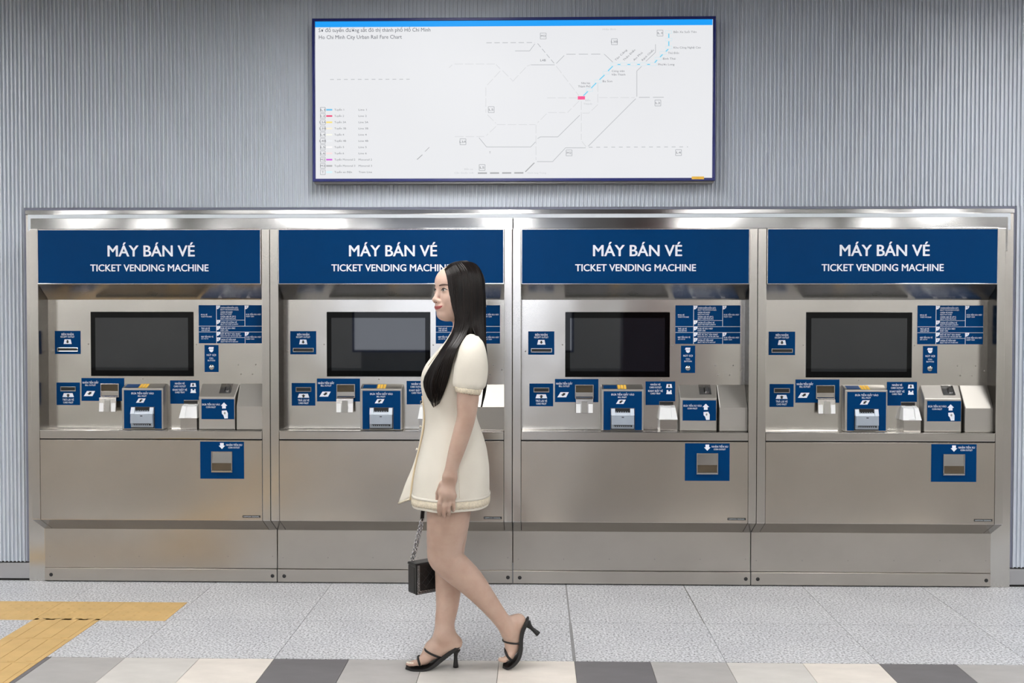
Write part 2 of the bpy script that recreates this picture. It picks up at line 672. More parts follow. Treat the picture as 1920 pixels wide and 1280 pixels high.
def build_machine():
    R = empty('ticket_machine', (X3, RY, 0))
    L = lambda y: y - RY
    HW = PITCH_M / 2
    pin0 = mp(977, 700, YP)[0]                 # inner edge of left pillar
    pin1 = mp(1404, 700, YP)[0]
    ztop = mp(1190, 428, YP)[1]
    zh0 = mp(1190, 532.5, YP)[1]               # header lower edge
    zs1, zs0 = mp(1190, 809.5, YP)[1], mp(1190, 825.5, YP)[1]   # shelf front
    zl1, zl0 = mp(1190, 827.5, YP)[1], mp(1190, 979.5, YP)[1]   # lower panel
    zk1 = mp(1190, 996.5, YK)[1]               # top of kick plate
    zb1, zb0 = mp(1190, 1070.5, YK)[1], mp(1190, 1094.5, YK)[1]
    zr1 = mp(1190, 562, YR)[1]                 # recess top
    # pillars (mitred back at the foot)
    for xa, xb in ((-HW + .0012, pin0), (pin1, HW - .0012)):
        MB().prism([(L(YP), ztop), (L(YP), zl0), (L(YK) - .002, zk1), (L(YW), zk1), (L(YW), ztop)], xa, xb).build('pillar', M['steel'], R, bevel=.0025)
    # header
    hx0, hx1 = pin0 + .001, pin1 - .001
    hd = MB().prism([(L(YP) - .004, ztop + .001), (L(YP) - .004, zh0), (L(YR) - .001, zr1), (L(YR) + .04, zr1), (L(YR) + .04, ztop + .001)], hx0, hx1)
    H = hd.build('header', M['steel'], R, bevel=.0015)
    MB().frame(hx0, hx1, zh0, ztop + .002, .0036, L(YP) - .0075, L(YP) - .003).build('header_rim', M['steel_bright'], H, bevel=.001)
    P = MB().rect(hx0 + .0032, hx1 - .0032, zh0 + .0032, ztop - .006, L(YP) - .0062, .003).build('header_panel', M['blue'], H)
    b = MB()
    YH = YP - .0062
    mtext(b, 'MÁY BÁN VÉ', 1195.3, 479.8, 459.3, YH, 1112.5, 1278.5, bold=.03, res=4)
    b.build('title_lettering', M['white_print'], H)
    b = MB()
    mtext(b, 'TICKET VENDING MACHINE', 1191.5, 508, 495.3, YH, 1078.5, 1304.5, bold=.03, res=4)
    b.build('subtitle_lettering', M['white_print'], H)
    # speaker holes in the soffit
    b = MB()
    for i in range(5):
        for j in range(7):
            if (i - 2) ** 2 / 6.5 + (j - 3) ** 2 / 10 <= 1:
                t = .45 + i * .07
                y = L(YP) + (YR - YP) * t
                z = zh0 + (zr1 - zh0) * t
                x = mp(1188, 540, YP)[0] + (j - 3) * .008
                b.box(x - .0018, x + .0018, y - .0018, y + .0018, z - .0022, z + .0005)
    b.build('speaker_hole', M['dark_gap'], H)
    # recess
    MB().box(pin0 - .004, pin0 + .0, L(YP) + .002, L(YR) + .03, zs1 - .01, zh0 + .01).build('jamb', M['steel_panel'], R)
    MB().box(pin1 + .0, pin1 + .004, L(YP) + .002, L(YR) + .03, zs1 - .01, zh0 + .01).build('jamb', M['steel_panel'], R)
    MB().box(pin0, pin1, L(YR), L(YR) + .012, zs1 - .01, zr1 + .02).build('recess_panel', M['steel_panel'], R)
    MB().prism([(L(YP), zs1), (L(YP), zs0), (L(YR) + .01, zs0), (L(YR) + .01, zs1 + .003), (L(YR) - .012, zs1 + .003), (L(YR) - .03, zs1)], pin0 + .001, pin1 - .001).build('shelf', M['steel'], R, bevel=.003)
    MB().box(pin0, pin1, L(YP) + .01, L(YR), zl1 - .01, zs0 + .004).build('shadow_gap', M['dark_gap'], R)
    # lower panel with the sloping foot
    lp = MB().prism([(L(YP), zl1), (L(YP), zl0), (L(YK) - .001, zk1), (L(YK) + .02, zk1), (L(YP) + .03, zl1)], pin0 + .0012, pin1 - .0012)
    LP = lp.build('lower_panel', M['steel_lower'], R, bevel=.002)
    # kick plate and base strip
    kx0, kx1 = -HW + .002, HW - .002
    kx0 = max(kx0, -HW + .002)
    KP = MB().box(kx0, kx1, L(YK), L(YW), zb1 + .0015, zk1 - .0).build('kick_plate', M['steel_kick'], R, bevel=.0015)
    b = MB()
    for i in range(6):
        x, z = mp(972 + i * 85.2, 1048, YK)
        b.dome((x, L(YK), z), .0028, .001, n=6, rings=1)
    b.build('screw', M['steel_dark'], KP)
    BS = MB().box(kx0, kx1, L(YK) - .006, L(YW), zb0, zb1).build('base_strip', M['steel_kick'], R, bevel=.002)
    for px, py in ((974.5, 1082), (1398, 1084.5)):
        x, z = mp(px, py, YK)
        MB().dome((x, L(YK) - .006, z), .0098, .003, n=14, rings=2).build('bolt', M['black_plastic'], BS)
    MB().box(kx0, kx1, L(YK) + .012, L(YW), 0.0, zb0).build('plinth', M['dark_gap'], R)

    # screen
    S = MB()
    mrect(S, 1059.8, 584.8, 1256, 707, YR - .006, .006)
    S = S.build('screen', M['bezel'], R, bevel=.001)
    mrect(MB(), 1068.8, 596, 1246.5, 696, YR - .0068, .001).build('display', M['screen'], S)

    def sign(name, x0, y0, x1, y1, Y=YR, pts=None):
        b = MB()
        if pts:
            b.plate([mp(px, py, Y - .002) for px, py in pts][::-1], L(Y) - .002, .002)
        else:
            mrect(b, x0, y0, x1, y1, Y - .002, .002)
        return b.build(name, M['blue'], R)

    YS = YR - .002

    def card_icon(b, x0, x1, y0, y1, Y=YS, k=.12):
        d = (x1 - x0) * k
        mpoly(b, [(x0 + d, y0), (x1 - d, y0), (x1, y1), (x0, y1)], Y)

    def arrow(b, cx, y0, y1, hw, up, Y=YS, off=.0014):
        m = y0 + (y1 - y0) * .5
        if up:
            pts_ = [(cx, y0), (cx + hw, m), (cx + hw * .45, m), (cx + hw * .45, y1), (cx - hw * .45, y1), (cx - hw * .45, m), (cx - hw, m)]
        else:
            pts_ = [(cx, y1), (cx - hw, m), (cx - hw * .45, m), (cx - hw * .45, y0), (cx + hw * .45, y0), (cx + hw * .45, m), (cx + hw, m)]
        mpoly(b, pts_, Y, off)

    # receipt outlet
    s = sign('receipt_sign', 990.4, 621, 1039.4, 664.8)
    b = MB()
    mtext(b, 'BIÊN NHẬN', 1015, 629.4, 625.6, YS, 1003.5, 1026.5)
    mtext(b, 'RECEIPT OUTLET', 1015, 633.8, 630.8, YS, 1001.5, 1028)
    card_icon(b, 1007.3, 1022.7, 637, 645.8)
    b.build('lettering', M['white_print'], s)
    b = MB()
    arrow(b, 1015, 638.5, 644.6, 3.4, False)
    b.build('arrow', M['black_plastic'], s)
    b = MB()
    (x0, z1), (x1, z0) = mp(995.3, 652.5, YS), mp(1035, 660.4, YS)
    b.frame(x0, x1, z0, z1, .004, L(YS) - .004, L(YS) + .001).build('slot_frame', M['steel_bright'], s, bevel=.001)
    MB().rect(x0 + .003, x1 - .003, z0 + .003, z1 - .003, L(YS) - .0005, .0005).build('slot', M['black_plastic'], s)
    # card inlet
    s = sign('card_inlet_sign', 992.6, 718.7, 1037.2, 761.5)
    b = MB()
    card_icon(b, 1004, 1026, 739, 746.4)
    mtext(b, 'TRẢ LẠI VÉ', 1015, 753.2, 749.5, YS, 1004, 1025.6)
    mtext(b, 'CARD INLET', 1015, 758.2, 755, YS, 1005.2, 1024.3)
    b.build('lettering', M['white_print'], s)
    b = MB()
    arrow(b, 1015, 740, 746, 4, True)
    b.build('arrow', M['black_plastic'], s)
    (x0, z1), (x1, z0) = mp(1000.4, 726.4, YS), mp(1029.8, 735.3, YS)
    MB().frame(x0, x1, z0, z1, .0035, L(YS) - .004, L(YS) + .001).build('slot_frame', M['steel_dark'], s, bevel=.001)
    MB().rect(x0 + .003, x1 - .003, z0 + .003, z1 - .003, L(YS) - .0005, .0005).build('slot', M['black_plastic'], s)
    # bill outlet
    s = sign('bill_outlet_sign', 1040.5, 710.3, 1122, 753.8)
    b = MB()
    mtext(b, 'NHẬN TIỀN GIẤY', 1058, 720.8, 717.2, YS, 1043, 1073.4)
    mtext(b, 'BILL OUTLET', 1058, 725.3, 722.4, YS, 1048, 1068)
    mpoly(b, [(1051, 735), (1066.5, 735), (1061.5, 744.5), (1045, 744.5)], YS)
    b.build('lettering', M['white_print'], s)
    b = MB()
    mpoly(b, [(1056, 736.5), (1060.5, 736.5), (1059, 739.3), (1061, 739.3), (1055, 742.3), (1051.5, 739.3), (1054, 739.3)], YS, .0014)
    b.build('arrow', M['black_plastic'], s)
    (x0, z1), (x1, z0) = mp(1078, 720.6, YS), mp(1113, 746.6, YS)
    MB().frame(x0, x1, z0, z1, .0045, L(YS) - .008, L(YS) + .001).build('outlet_frame', M['steel'], s, bevel=.001)
    zm = mp(1090, 735, YS)[1]
    MB().rect(x0 + .003, x1 - .003, zm, z1 - .003, L(YS) - .0006, .0005).build('outlet_mouth', plain('outlet_shadow_tone', (78, 70, 56), .35, .6), s)  # shade inside the open mouth, painted as a flat dark plate
    b = MB().box(x0 + .004, x1 - .004, L(YS) - .006, L(YS), z0 + .008, zm)
    b.build('outlet_shutter', M['steel'], s, bevel=.001)
    # bill outlet tray with two lit pads
    xa, za = mp(1079.6, 746, YR - .03)
    xb, zb = mp(1112, 774, YR - .03)
    b = MB()
    zt2 = mp(1090, 745, YR - .03)[1]
    b.prism([(L(YR) + .0, za), (L(YR) - .034, za - .004), (L(YR) - .040, zb), (L(YR) - .030, zb), (L(YR) - .026, za - .014), (L(YR), za - .012)], xa, xb)
    T = b.build('bill_tray', M['steel'], R, bevel=.0015)
    wdx = xb - xa
    for u0, u1 in ((.02, .27), (.73, .98)):
        MB().prism([(L(YR) - .0375, za - .030), (L(YR) - .0412, zb + .001), (L(YR) - .0395, zb + .001), (L(YR) - .036, za - .030)], xa + wdx * u0, xa + wdx * u1).build('pad', M['white_plastic'], T)
    MB().prism([(L(YR) - .0375, za - .016), (L(YR) - .044, zb + .0), (L(YR) - .040, zb + .0), (L(YR) - .035, za - .016)], xa + wdx * .33, xa + wdx * .67).build('flap', M['steel_dark'], T, bevel=.001)
    # bill inlet housing
    YB_ = 5.203
    x0, zt_ = mp(1127.3, 729.6, YB_)
    x1 = mp(1206.8, 729.6, YB_)[0]
    zbk = mp(1166, 719.8, YR)[1]
    b = MB().prism([(L(YB_), zt_), (L(YB_), zs1 + .0005), (L(YR), zs1 + .0005), (L(YR), zbk)], x0, x1)
    Hs = b.build('bill_inlet_housing', M['steel_satin'], R, bevel=.004)
    b = MB()
    (px0, pz1), (px1, pz0) = mp(1131.7, 733.3, YB_), mp(1203.4, 806, YB_)
    (ux0, uz1), (ux1, uz0) = mp(1144.8, 764.8, YB_), mp(1190, 806, YB_)
    b.plate([(px0, pz0), (ux0, pz0), (ux0, uz1), (ux1, uz1), (ux1, pz0), (px1, pz0), (px1, pz1), (px0, pz1)], L(YB_) - .0018, .0018)
    b.build('blue_panel', M['blue'], Hs)
    b = MB()
    YBs = YB_ - .0018
    mtext(b, 'ĐƯA TIỀN GIẤY VÀO', 1167.5, 741.2, 737.7, YBs, 1146, 1189)
    mtext(b, 'BILL INLET', 1167, 745.8, 743, YBs, 1159, 1175.5)
    mpoly(b, [(1160, 749), (1173.5, 749), (1169, 757), (1155, 757)], YBs)
    b.build('lettering', M['white_print'], Hs)
    b = MB()
    mpoly(b, [(1166, 750), (1169, 752.5), (1166.5, 752.5), (1164.5, 755.5), (1160.5, 755.5), (1162.5, 752.5), (1160.5, 752.5)], YBs, .0014)
    b.build('arrow', M['black_plastic'], Hs)
    # bill reader
    yf = L(YB_)
    (rx0, rz1), (rx1, rz0) = mp(1146, 766, YB_ - .01), mp(1189, 803.6, YB_ - .01)
    rw = rx1 - rx0
    rh = rz1 - rz0
    zc = lambda t: rz0 + rh * t
    MB().rect(ux0 + .001, ux1 - .001, uz0 + .001, uz1 - .001, yf - .001, .001).build('reader_surround', M['black_plastic'], Hs)
    b = MB().prism([(yf - .012, rz0), (yf - .0005, rz0), (yf - .0005, zc(.66)), (yf - .02, zc(.66)), (yf - .022, zc(.2)), (yf - .016, zc(.19))], rx0 + .001, rx1 - .001)
    b.build('bill_reader', M['grey_plastic'], Hs, bevel=.002)
    for xa_, xb_ in ((rx0, rx0 + rw * .17), (rx1 - rw * .17, rx1)):
        MB().prism([(yf - .02, zc(.67)), (yf - .0005, zc(.67)), (yf - .0005, zc(1)), (yf - .006, zc(1))], xa_, xb_).build('reader_cheek', M['pale_plastic'], Hs, bevel=.001)
    MB().prism([(yf - .016, zc(.67)), (yf - .0005, zc(.67)), (yf - .0005, zc(.80)), (yf - .007, zc(.80))], rx0 + rw * .17, rx1 - rw * .17).build('reader_lip', M['pale_plastic'], Hs)
    b = MB()
    for i in range(6):
        xx = rx0 + rw * (.2 + .1 * i)
        b.box(xx, xx + rw * .04, yf - .012, yf - .002, zc(.80), zc(.85))
    for i in range(9):
        xx = rx0 + rw * (.13 + .083 * i)
        b.box(xx, xx + rw * .03, yf - .0215, yf - .014, zc(.10), zc(.155))
    b.build('reader_teeth', M['grey_plastic'], Hs)
    MB().rect(rx0 + rw * .11, rx1 - rw * .09, zc(.10), zc(.19), yf - .0165, .002).build('reader_slot', M['black_plastic'], Hs)
    MB().rect(rx0 + rw * .45, rx0 + rw * .55, zc(.56), zc(.60), yf - .0215, .002).build('reader_eye', M['black_plastic'], Hs)
    # print on the sloped housing top
    ev = Vector((0, YR - YB_, zbk - zt_))
    nrm = Vector((0, -(zbk - zt_), YR - YB_)).normalized()

    def on_top(xa_, xb_, t0, t1, mat, nm):
        q = MB()
        base = Vector((0, L(YB_), zt_)) + nrm * .0008
        A, B = base + ev * t0, base + ev * t1
        q.quad((xa_, A.y, A.z), (xb_, A.y, A.z), (xb_, B.y, B.z), (xa_, B.y, B.z))
        return q.build(nm, mat, Hs)
    on_top(mp(1132, 725, YB_)[0], mp(1157, 725, YB_)[0], .12, .75, M['blue'], 'top_label')
    for i in range(3):
        c = mp(1161.3 + i * 5.6, 725, YB_)[0]
        on_top(c - .0062, c + .0062, .05, .82, M['yellow_print'], 'yellow_mark')
    # card outlet sign
    s = sign('card_outlet_sign', 0, 0, 0, 0, pts=[(1210.4, 714.8), (1266, 714.8), (1266, 752), (1236, 752), (1236, 759), (1210.4, 759)])
    b = MB()
    mtext(b, 'NHẬN VÉ', 1229, 722.4, 719, YS, 1219.8, 1238.3)
    mtext(b, 'CARD OUTLET', 1229, 727.6, 724.4, YS, 1217.8, 1240.6)
    mtext(b, 'KHAY ĐẶT VÉ', 1229, 734.5, 730.8, YS, 1215.6, 1242.8)
    mtext(b, 'CARD TRAY', 1229, 739, 736, YS, 1219.8, 1238.5)
    card_icon(b, 1248.8, 1260.3, 719.8, 727)
    mpoly(b, [(1250, 731), (1253, 731), (1253, 733.5), (1256.5, 733.5), (1256.5, 731), (1259, 731), (1259, 735), (1260, 738.6), (1249, 738.6), (1250, 735)], YS)
    b.build('lettering', M['white_print'], s)
    b = MB()
    arrow(b, 1254.4, 720.8, 726, 2.6, False)
    b.build('arrow', M['black_plastic'], s)
    b = MB()
    mrect(b, 1236.8, 753, 1262.2, 758.9, YR - .004, .004)
    sl = b.build('card_slot', M['black_plastic'], R)
    # card tray
    YT = 5.205
    (x0, z1), (x1, z0) = mp(1236.6, 763, YT + .03), mp(1270.6, 786.5, YT)
    x0 = mp(1236, 775, YT)[0]
    zb_ = mp(1250, 759.3, YR)[1]
    zf1 = mp(1250, 764, YT + .022)[1]
    b = MB()
    xi = .006
    n0 = (x0 + x1) / 2
    # sloping front face with a notch, widening towards the foot
    nx0, nx1 = n0 - (x1 - x0) * .19, n0 + (x1 - x0) * .19
    for xa_, xb_, xat, xbt in ((x0, nx0, x0 + .008, nx0), (nx1, x1, nx1, x1 - .008)):
        i = len(b.v)
        b.v += [(xa_, L(YT), z0), (xb_, L(YT), z0), (xbt, L(YT) + .024, zf1), (xat, L(YT) + .024, zf1),
                (xa_, L(YR), z0), (xb_, L(YR), z0), (xbt, L(YR), zb_), (xat, L(YR), zb_)]
        b.f += [tuple(i + k for k in q) for q in ((0, 1, 2, 3), (5, 4, 7, 6), (3, 2, 6, 7), (0, 4, 5, 1), (0, 3, 7, 4), (1, 5, 6, 2))]
    i = len(b.v)
    zn0 = z0 + (zf1 - z0) * .12
    b.v += [(nx0, L(YT) + .010, z0), (nx1, L(YT) + .010, z0), (nx1, L(YT) + .032, zf1 - .004), (nx0, L(YT) + .032, zf1 - .004),
            (nx0, L(YR), z0), (nx1, L(YR), z0), (nx1, L(YR), zb_ - .002), (nx0, L(YR), zb_ - .002)]
    b.f += [tuple(i + k for k in q) for q in ((0, 1, 2, 3), (5, 4, 7, 6), (3, 2, 6, 7), (0, 4, 5, 1), (0, 3, 7, 4), (1, 5, 6, 2))]
    b.box(nx0, nx1, L(YT) + .001, L(YT) + .012, z0, zn0)
    ct = b.build('card_tray', M['white_plastic'], R)
    MB().box(mp(1237.6, 800, YT + .006)[0], mp(1269.3, 800, YT + .006)[0], L(YT) + .006, L(YR), zs1 + .0005, z0).build('pedestal', M['steel'], ct, bevel=.001)
    # coin inlet housing
    YC_ = 5.203

    def wedge(name, xb0, xb1, ytop, xf0, xf1, yfr, Yf):
        z_b = mp(xb0, ytop, YR)[1]
        z_f = mp(xf0, yfr, Yf)[1]
        (a0, a1), (c0, c1) = (mp(xb0, ytop, YR)[0], mp(xb1, ytop, YR)[0]), (mp(xf0, yfr, Yf)[0], mp(xf1, yfr, Yf)[0])
        q = MB()
        q.v = [(c0, L(Yf), zs1 + .0005), (c1, L(Yf), zs1 + .0005), (c1, L(Yf), z_f), (c0, L(Yf), z_f),
               (a0, L(YR), zs1 + .0005), (a1, L(YR), zs1 + .0005), (a1, L(YR), z_b), (a0, L(YR), z_b)]
        q.f = [(0, 1, 2, 3), (5, 4, 7, 6), (3, 2, 6, 7), (0, 4, 5, 1), (0, 3, 7, 4), (1, 5, 6, 2)]
        return q.build(name, M['steel_satin'], R, bevel=.004), z_b, z_f
    C, cz_b, cz_f = wedge('coin_inlet_housing', 1271.3, 1343.3, 720.4, 1274.6, 1344.2, 746.5, YC_)
    wedge('side_housing', 1343.6, 1403.5, 720.4, 1349.0, 1404.2, 764, 5.19)
    b = MB()
    mrect(b, 1280, 750.2, 1342.6, 788.4, YC_ - .0018, .0018)
    b.build('blue_panel', M['blue'], C)
    b = MB()
    YCs = YC_ - .0018
    mtext(b, 'ĐƯA TIỀN XU VÀO', 1298.5, 762.2, 758.8, YCs, 1281.4, 1315.4)
    mtext(b, 'COIN INLET', 1298.3, 767, 764, YCs, 1289, 1307.5)
    mpoly(b, [(1323.4, 756.6), (1329.6, 762.9), (1326.8, 762.9), (1326.8, 768), (1319.8, 768), (1319.8, 762.9), (1317.2, 762.9)], YCs)
    mpoly(b, [(1319, 772.2), (1328, 771.6), (1330.7, 777), (1330.5, 786.8), (1324, 787), (1321.8, 780.5), (1319.2, 778)], YCs)
    b.build('lettering', M['white_print'], C)
    b = MB()
    mpoly(b, [(1324.5, 774), (1326.6, 776.5), (1325, 779.6), (1322.8, 777)], YCs, .0014)
    b.build('coin_mark', M['steel_dark'], C)
    # coin slot plate lying on the slope
    ev2 = Vector((0, YR - YC_, cz_b - cz_f))
    n2 = Vector((0, -(cz_b - cz_f), YR - YC_)).normalized()
    xa_, xb_ = mp(1310.5, 732, YC_ + .03)[0], mp(1333, 732, YC_ + .03)[0]

    def slope_box(xa_, xb_, t0, t1, h, nm, mat, par, h0=0.0):
        q = MB()
        base = Vector((0, L(YC_), cz_f))
        c8 = []
        for hh in (h0, h):
            for tt in (t0, t1):
                for xx in (xa_, xb_):
                    p = base + ev2 * tt + n2 * hh
                    c8.append((xx, p.y, p.z))
        q.v = c8
        q.f = [(0, 2, 3, 1), (4, 5, 7, 6), (0, 1, 5, 4), (2, 6, 7, 3), (0, 4, 6, 2), (1, 3, 7, 5)]
        return q.build(nm, mat, par, bevel=.0012)
    cp = slope_box(xa_, xb_, .25, .95, .004, 'coin_slot_plate', M['steel_bright'], C)
    wx = xb_ - xa_
    slope_box(xa_ + wx * .40, xa_ + wx * .52, .42, .72, .0048, 'coin_slot', M['black_plastic'], C, .004)
    slope_box(xa_ + wx * .54, xa_ + wx * .80, .38, .84, .0105, 'coin_guide', M['steel_bright'], C, .004)
    # instruction panel
    s = sign('instruction_panel', 1266.3, 572.3, 1388, 644.7)
    b = MB()
    mrect(b, 1266.3, 611.6, 1388, 612.5, YS - .0006, .0005)
    mrect(b, 1266.3, 622.6, 1388, 623.5, YS - .0006, .0005)
    mrect(b, 1300, 572.3, 1300.9, 644.7, YS - .0006, .0005)
    mrect(b, 1300.4, 600.2, 1355, 600.9, YS - .0006, .0005)
    mrect(b, 1300.4, 633.3, 1355, 634, YS - .0006, .0005)
    mrect(b, 1354.5, 572.3, 1355.4, 612, YS - .0006, .0005)
    mrect(b, 1354.5, 623, 1355.4, 644.7, YS - .0006, .0005)
    b.build('rule_line', M['pale_trim'], s)
    b = MB()
    d = MB()
    for tx, ty, n in ((1300.9, 573, '1'), (1355.4, 573, '3'), (1300.9, 601, '2'), (1300.9, 612.5, '1'), (1300.9, 623.5, '1'), (1355.4, 623.5, '3'), (1300.9, 634, '2')):
        arc = [(tx + 7 * math.cos(a), ty + 7 * math.sin(a)) for a in (0, .4, .8, 1.2, math.pi / 2)]
        b = MB()
        mpoly(b, [(tx, ty)] + arc, YS)
        b.build('number_tag', M['white_print'], s)
        mtext(d, n, tx + 2.6, ty + 4.4, ty + 1.3, YS, off=.0014)
    d.build('number', M['blue'], s)
    b = MB()
    for tx, ty, vi, en, wv, we in (
            (1271, 591.8, 'MUA VÉ', 'TICKET PURCHASE', 12, 20.5), (1271, 617.6, 'TRẢ LẠI VÉ', 'CARD RETURN', 16.5, 16.5),
            (1271, 633.6, 'NẠP TIỀN VÀO VÉ', 'SVC TOP UP', 23, 13.5),
            (1308, 578.6, 'CHỌN ĐIỂM ĐẾN (SJT)', 'SELECT THE DESTINATION (SJT)', 34, 35), (1308, 587, 'CHỌN VÉ NGÀY', 'SELECT DAY TICKET', 23.5, 22),
            (1308, 595.2, 'CHỌN GIÁ VÉ (SPC)', 'SELECT TICKET PRICE (SPC)', 29.5, 29.5), (1308, 606.2, 'CHỌN SỐ LƯỢNG VÉ', 'SELECT THE TICKET QUANTITY', 31.5, 34),
            (1308, 617.4, 'ĐƯA VÉ VÀO MÁY', 'INSERT CARD', 28.5, 15), (1308, 628.2, 'ĐẶT VÉ "SVC" VÀO KHAY', 'PLACE YOUR "SVC" ON THE CARD TRAY', 38, 40),
            (1308, 639.2, 'CHỌN SỐ TIỀN NẠP', 'SELECT THE TOP UP AMOUNT', 29.5, 33.5),
            (1357.2, 591.4, 'ĐƯA TIỀN VÀO MÁY', 'INSERT CASH', 28.6, 15), (1357.2, 634.2, 'ĐƯA TIỀN VÀO MÁY', 'INSERT CASH', 28.6, 15)):
        mtext(b, vi, tx, ty, ty - 2.9, YS, tx, tx + wv, 'L', .008, 1)
        mtext(b, en, tx, ty + 3.5, ty + 1.2, YS, tx, tx + we, 'L', .008, 1)
    b.build('lettering', M['white_print'], s)
    # call button
    s = sign('call_button_sign', 1276.8, 647.8, 1303.4, 699)
    b = MB()
    mtext(b, 'NÚT GỌI', 1290, 668.4, 665, YS, 1281.2, 1298.8)
    mtext(b, 'CALL', 1290, 674, 671.3, YS, 1286, 1294)
    mtext(b, 'BUTTON', 1290, 678.5, 675.8, YS, 1283.3, 1297)
    mpoly(b, [(1285.6, 651.6), (1294.6, 651.6), (1294, 655.2), (1284.4, 655.2)], YS)
    mpoly(b, [(1285.8, 655.8), (1294.2, 655.8), (1293.6, 659), (1291.6, 661.2), (1288.6, 661.2), (1286.2, 658.8)], YS)
    b.build('lettering', M['white_print'], s)
    x, z = mp(1290, 689.8, YS)
    MB().dome((x, L(YS), z), .0142, .006, n=18, rings=3).build('call_button', M['steel_bright'], s, smooth=True)
    # little screws and a blanking plate on the recess panel
    b = MB()
    for px, py in ((1054.5, 646), (1261, 647), (1158, 711.5), (1240, 712.5), (1341, 685), (1374.5, 685), (1346, 703), (1368, 703), (1390.8, 694), (985.5, 658.5)):
        x, z = mp(px, py, YR)
        b.dome((x, L(YR), z), .004, .003, n=8, rings=2)
    b.build('screw', M['steel_satin'], R)
    b = MB()
    mrect(b, 1348.5, 684, 1374, 700, YR - .0008, .0008)
    b.build('blanking_plate', M['steel_panel'], R)
    # coin outlet
    s = sign('coin_outlet_sign', 1284.3, 830.8, 1368, 901.3, YP)
    YO = YP - .002
    b = MB()
    mpoly(b, [(1322.8, 833.2), (1329.6, 833.2), (1329.6, 838.4), (1332.3, 838.4), (1326.2, 844.8), (1320, 838.4), (1322.8, 838.4)], YO)
    mtext(b, 'NHẬN TIỀN XU', 1349.6, 838.9, 835.4, YO, 1334.3, 1364.8)
    mtext(b, 'COIN OUTLET', 1349.3, 843.6, 840.7, YO, 1338.2, 1360.5)
    b.build('lettering', M['white_print'], s)
    (x0, z1), (x1, z0) = mp(1306, 849, YO), mp(1346, 888.9, YO)
    MB().frame(x0, x1, z0, z1, .0045, L(YO) - .006, L(YO) + .001).build('outlet_frame', M['steel_bright'], s, bevel=.001)
    zm = mp(1320, 871.3, YO)[1]
    b = MB().prism([(L(YO) - .002, z1 - .004), (L(YO) - .0005, z1 - .004), (L(YO) - .0005, zm), (L(YO) - .004, zm)], x0 + .0045, x1 - .0045)
    b.build('outlet_flap', M['steel_bright'], s)
    MB().rect(x0 + .0045, x1 - .0045, z0 + .0045, zm, L(YO) - .0004, .0003).build('coin_bowl', plain('coin_bowl_dark', (96, 86, 72), .4, .7), s)  # flat dark plate standing in for the opening
    MB().box(x0 + .002, x1 - .002, L(YO) - .012, L(YO), z0 + .003, z0 + .011).build('outlet_lip', M['steel_bright'], s, bevel=.002)
    # maker's plate
    b = MB()
    mrect(b, 1364.2, 970.6, 1398.2, 975.2, YP - .001, .001)
    s = b.build('maker_plate', M['black_plastic'], R)
    b = MB()
    mtext(b, 'NIPPON SIGNAL', 1381.2, 974, 971.9, YP - .001, 1366, 1396.5, bold=.004)
    b.build('lettering', M['pale_trim'], s)
    return R


machine = build_machine()
GRP = 'row of ticket vending machines'
LAB = {2: 'stainless steel ticket vending machine, third from left, just right of the woman\'s back',
       0: 'leftmost stainless steel ticket vending machine, above the yellow tactile paving',
       1: 'stainless steel ticket vending machine, second from left, partly hidden by the walking woman',
       3: 'rightmost stainless steel ticket vending machine, beside the ribbed wall edge'}
for i in (2, 0, 1, 3):
    o = machine if i == 2 else copy_tree(machine)
    o.location.x = X3 + (i - 2) * PITCH_M
    tag(o, LAB[i], 'ticket machine', GRP)

# ================================================================ fare map board
YM = 5.235
mx0, mx1 = pt(586.5, 190, YM).x, pt(1341, 190, YM).x
mz1, mz0 = pt(960, 33.5, YM).z, pt(960, 340, YM).z
BO = empty('fare_map_board', ((mx0 + mx1) / 2, YM, mz0))
tag(BO, 'wide backlit rail fare map in a navy frame, mounted above the ticket machines', 'map board')
bx = lambda x: x - (mx0 + mx1) / 2
bw, bh = (mx1 - mx0) / 2, mz1 - mz0
fr = MB().frame(-bw, bw, 0, bh, .0145, -.012, .05)
fr.build('frame', M['navy'], BO, bevel=.002)
MB().box(-bw + .004, bw - .004, .012, YW - .011 - YM, -.008, bh - .004).build('housing', M['steel_dark'], BO)
face = MB().rect(-bw + .0135, bw - .0135, .0135, bh - .0135, -.004, .006).build('face', emit('map_face', (233, 234, 237), 1.0), BO)
ink = {}


def inkm(rgb):
    if rgb not in ink:
        ink[rgb] = emit('map_ink_%d' % len(ink), rgb, 1.0)
    return ink[rgb]


def bp(px, py):
    p = pt(px, py, YM - .005)
    return p.x - BO.location.x, p.z - mz0


def btext(b, body, px, ybase, ytop, x1=None, align='L', bold=.002, ang=0):
    x, z = bp(px, ybase)
    cap = bp(px, ytop)[1] - z
    text(b, body, x, z, cap, -.0055, None if x1 is None else bp(x1, ybase)[0] - x, align, bold, 2, ang)


def seg(b, p0, p1, wpx=1.2, dash=None):
    (xa, za), (xb, zb) = bp(*p0), bp(*p1)
    d = Vector((xb - xa, zb - za))
    ln = d.length
    if ln < 1e-6:
        return
    u = d / ln
    nn = Vector((-u.y, u.x)) * (wpx / FPX * YM / 2)
    parts = [(0, ln)]
    if dash:
        on, off = dash[0] / FPX * YM, dash[1] / FPX * YM
        parts, s0 = [], 0
        while s0 < ln:
            parts.append((s0, min(ln, s0 + on)))
            s0 += on + off
    for s0, s1 in parts:
        A, B = Vector((xa, za)) + u * s0, Vector((xa, za)) + u * s1
        b.quad((A.x - nn.x, -.0052, A.y - nn.y), (B.x - nn.x, -.0052, B.y - nn.y), (B.x + nn.x, -.0052, B.y + nn.y), (A.x + nn.x, -.0052, A.y + nn.y))


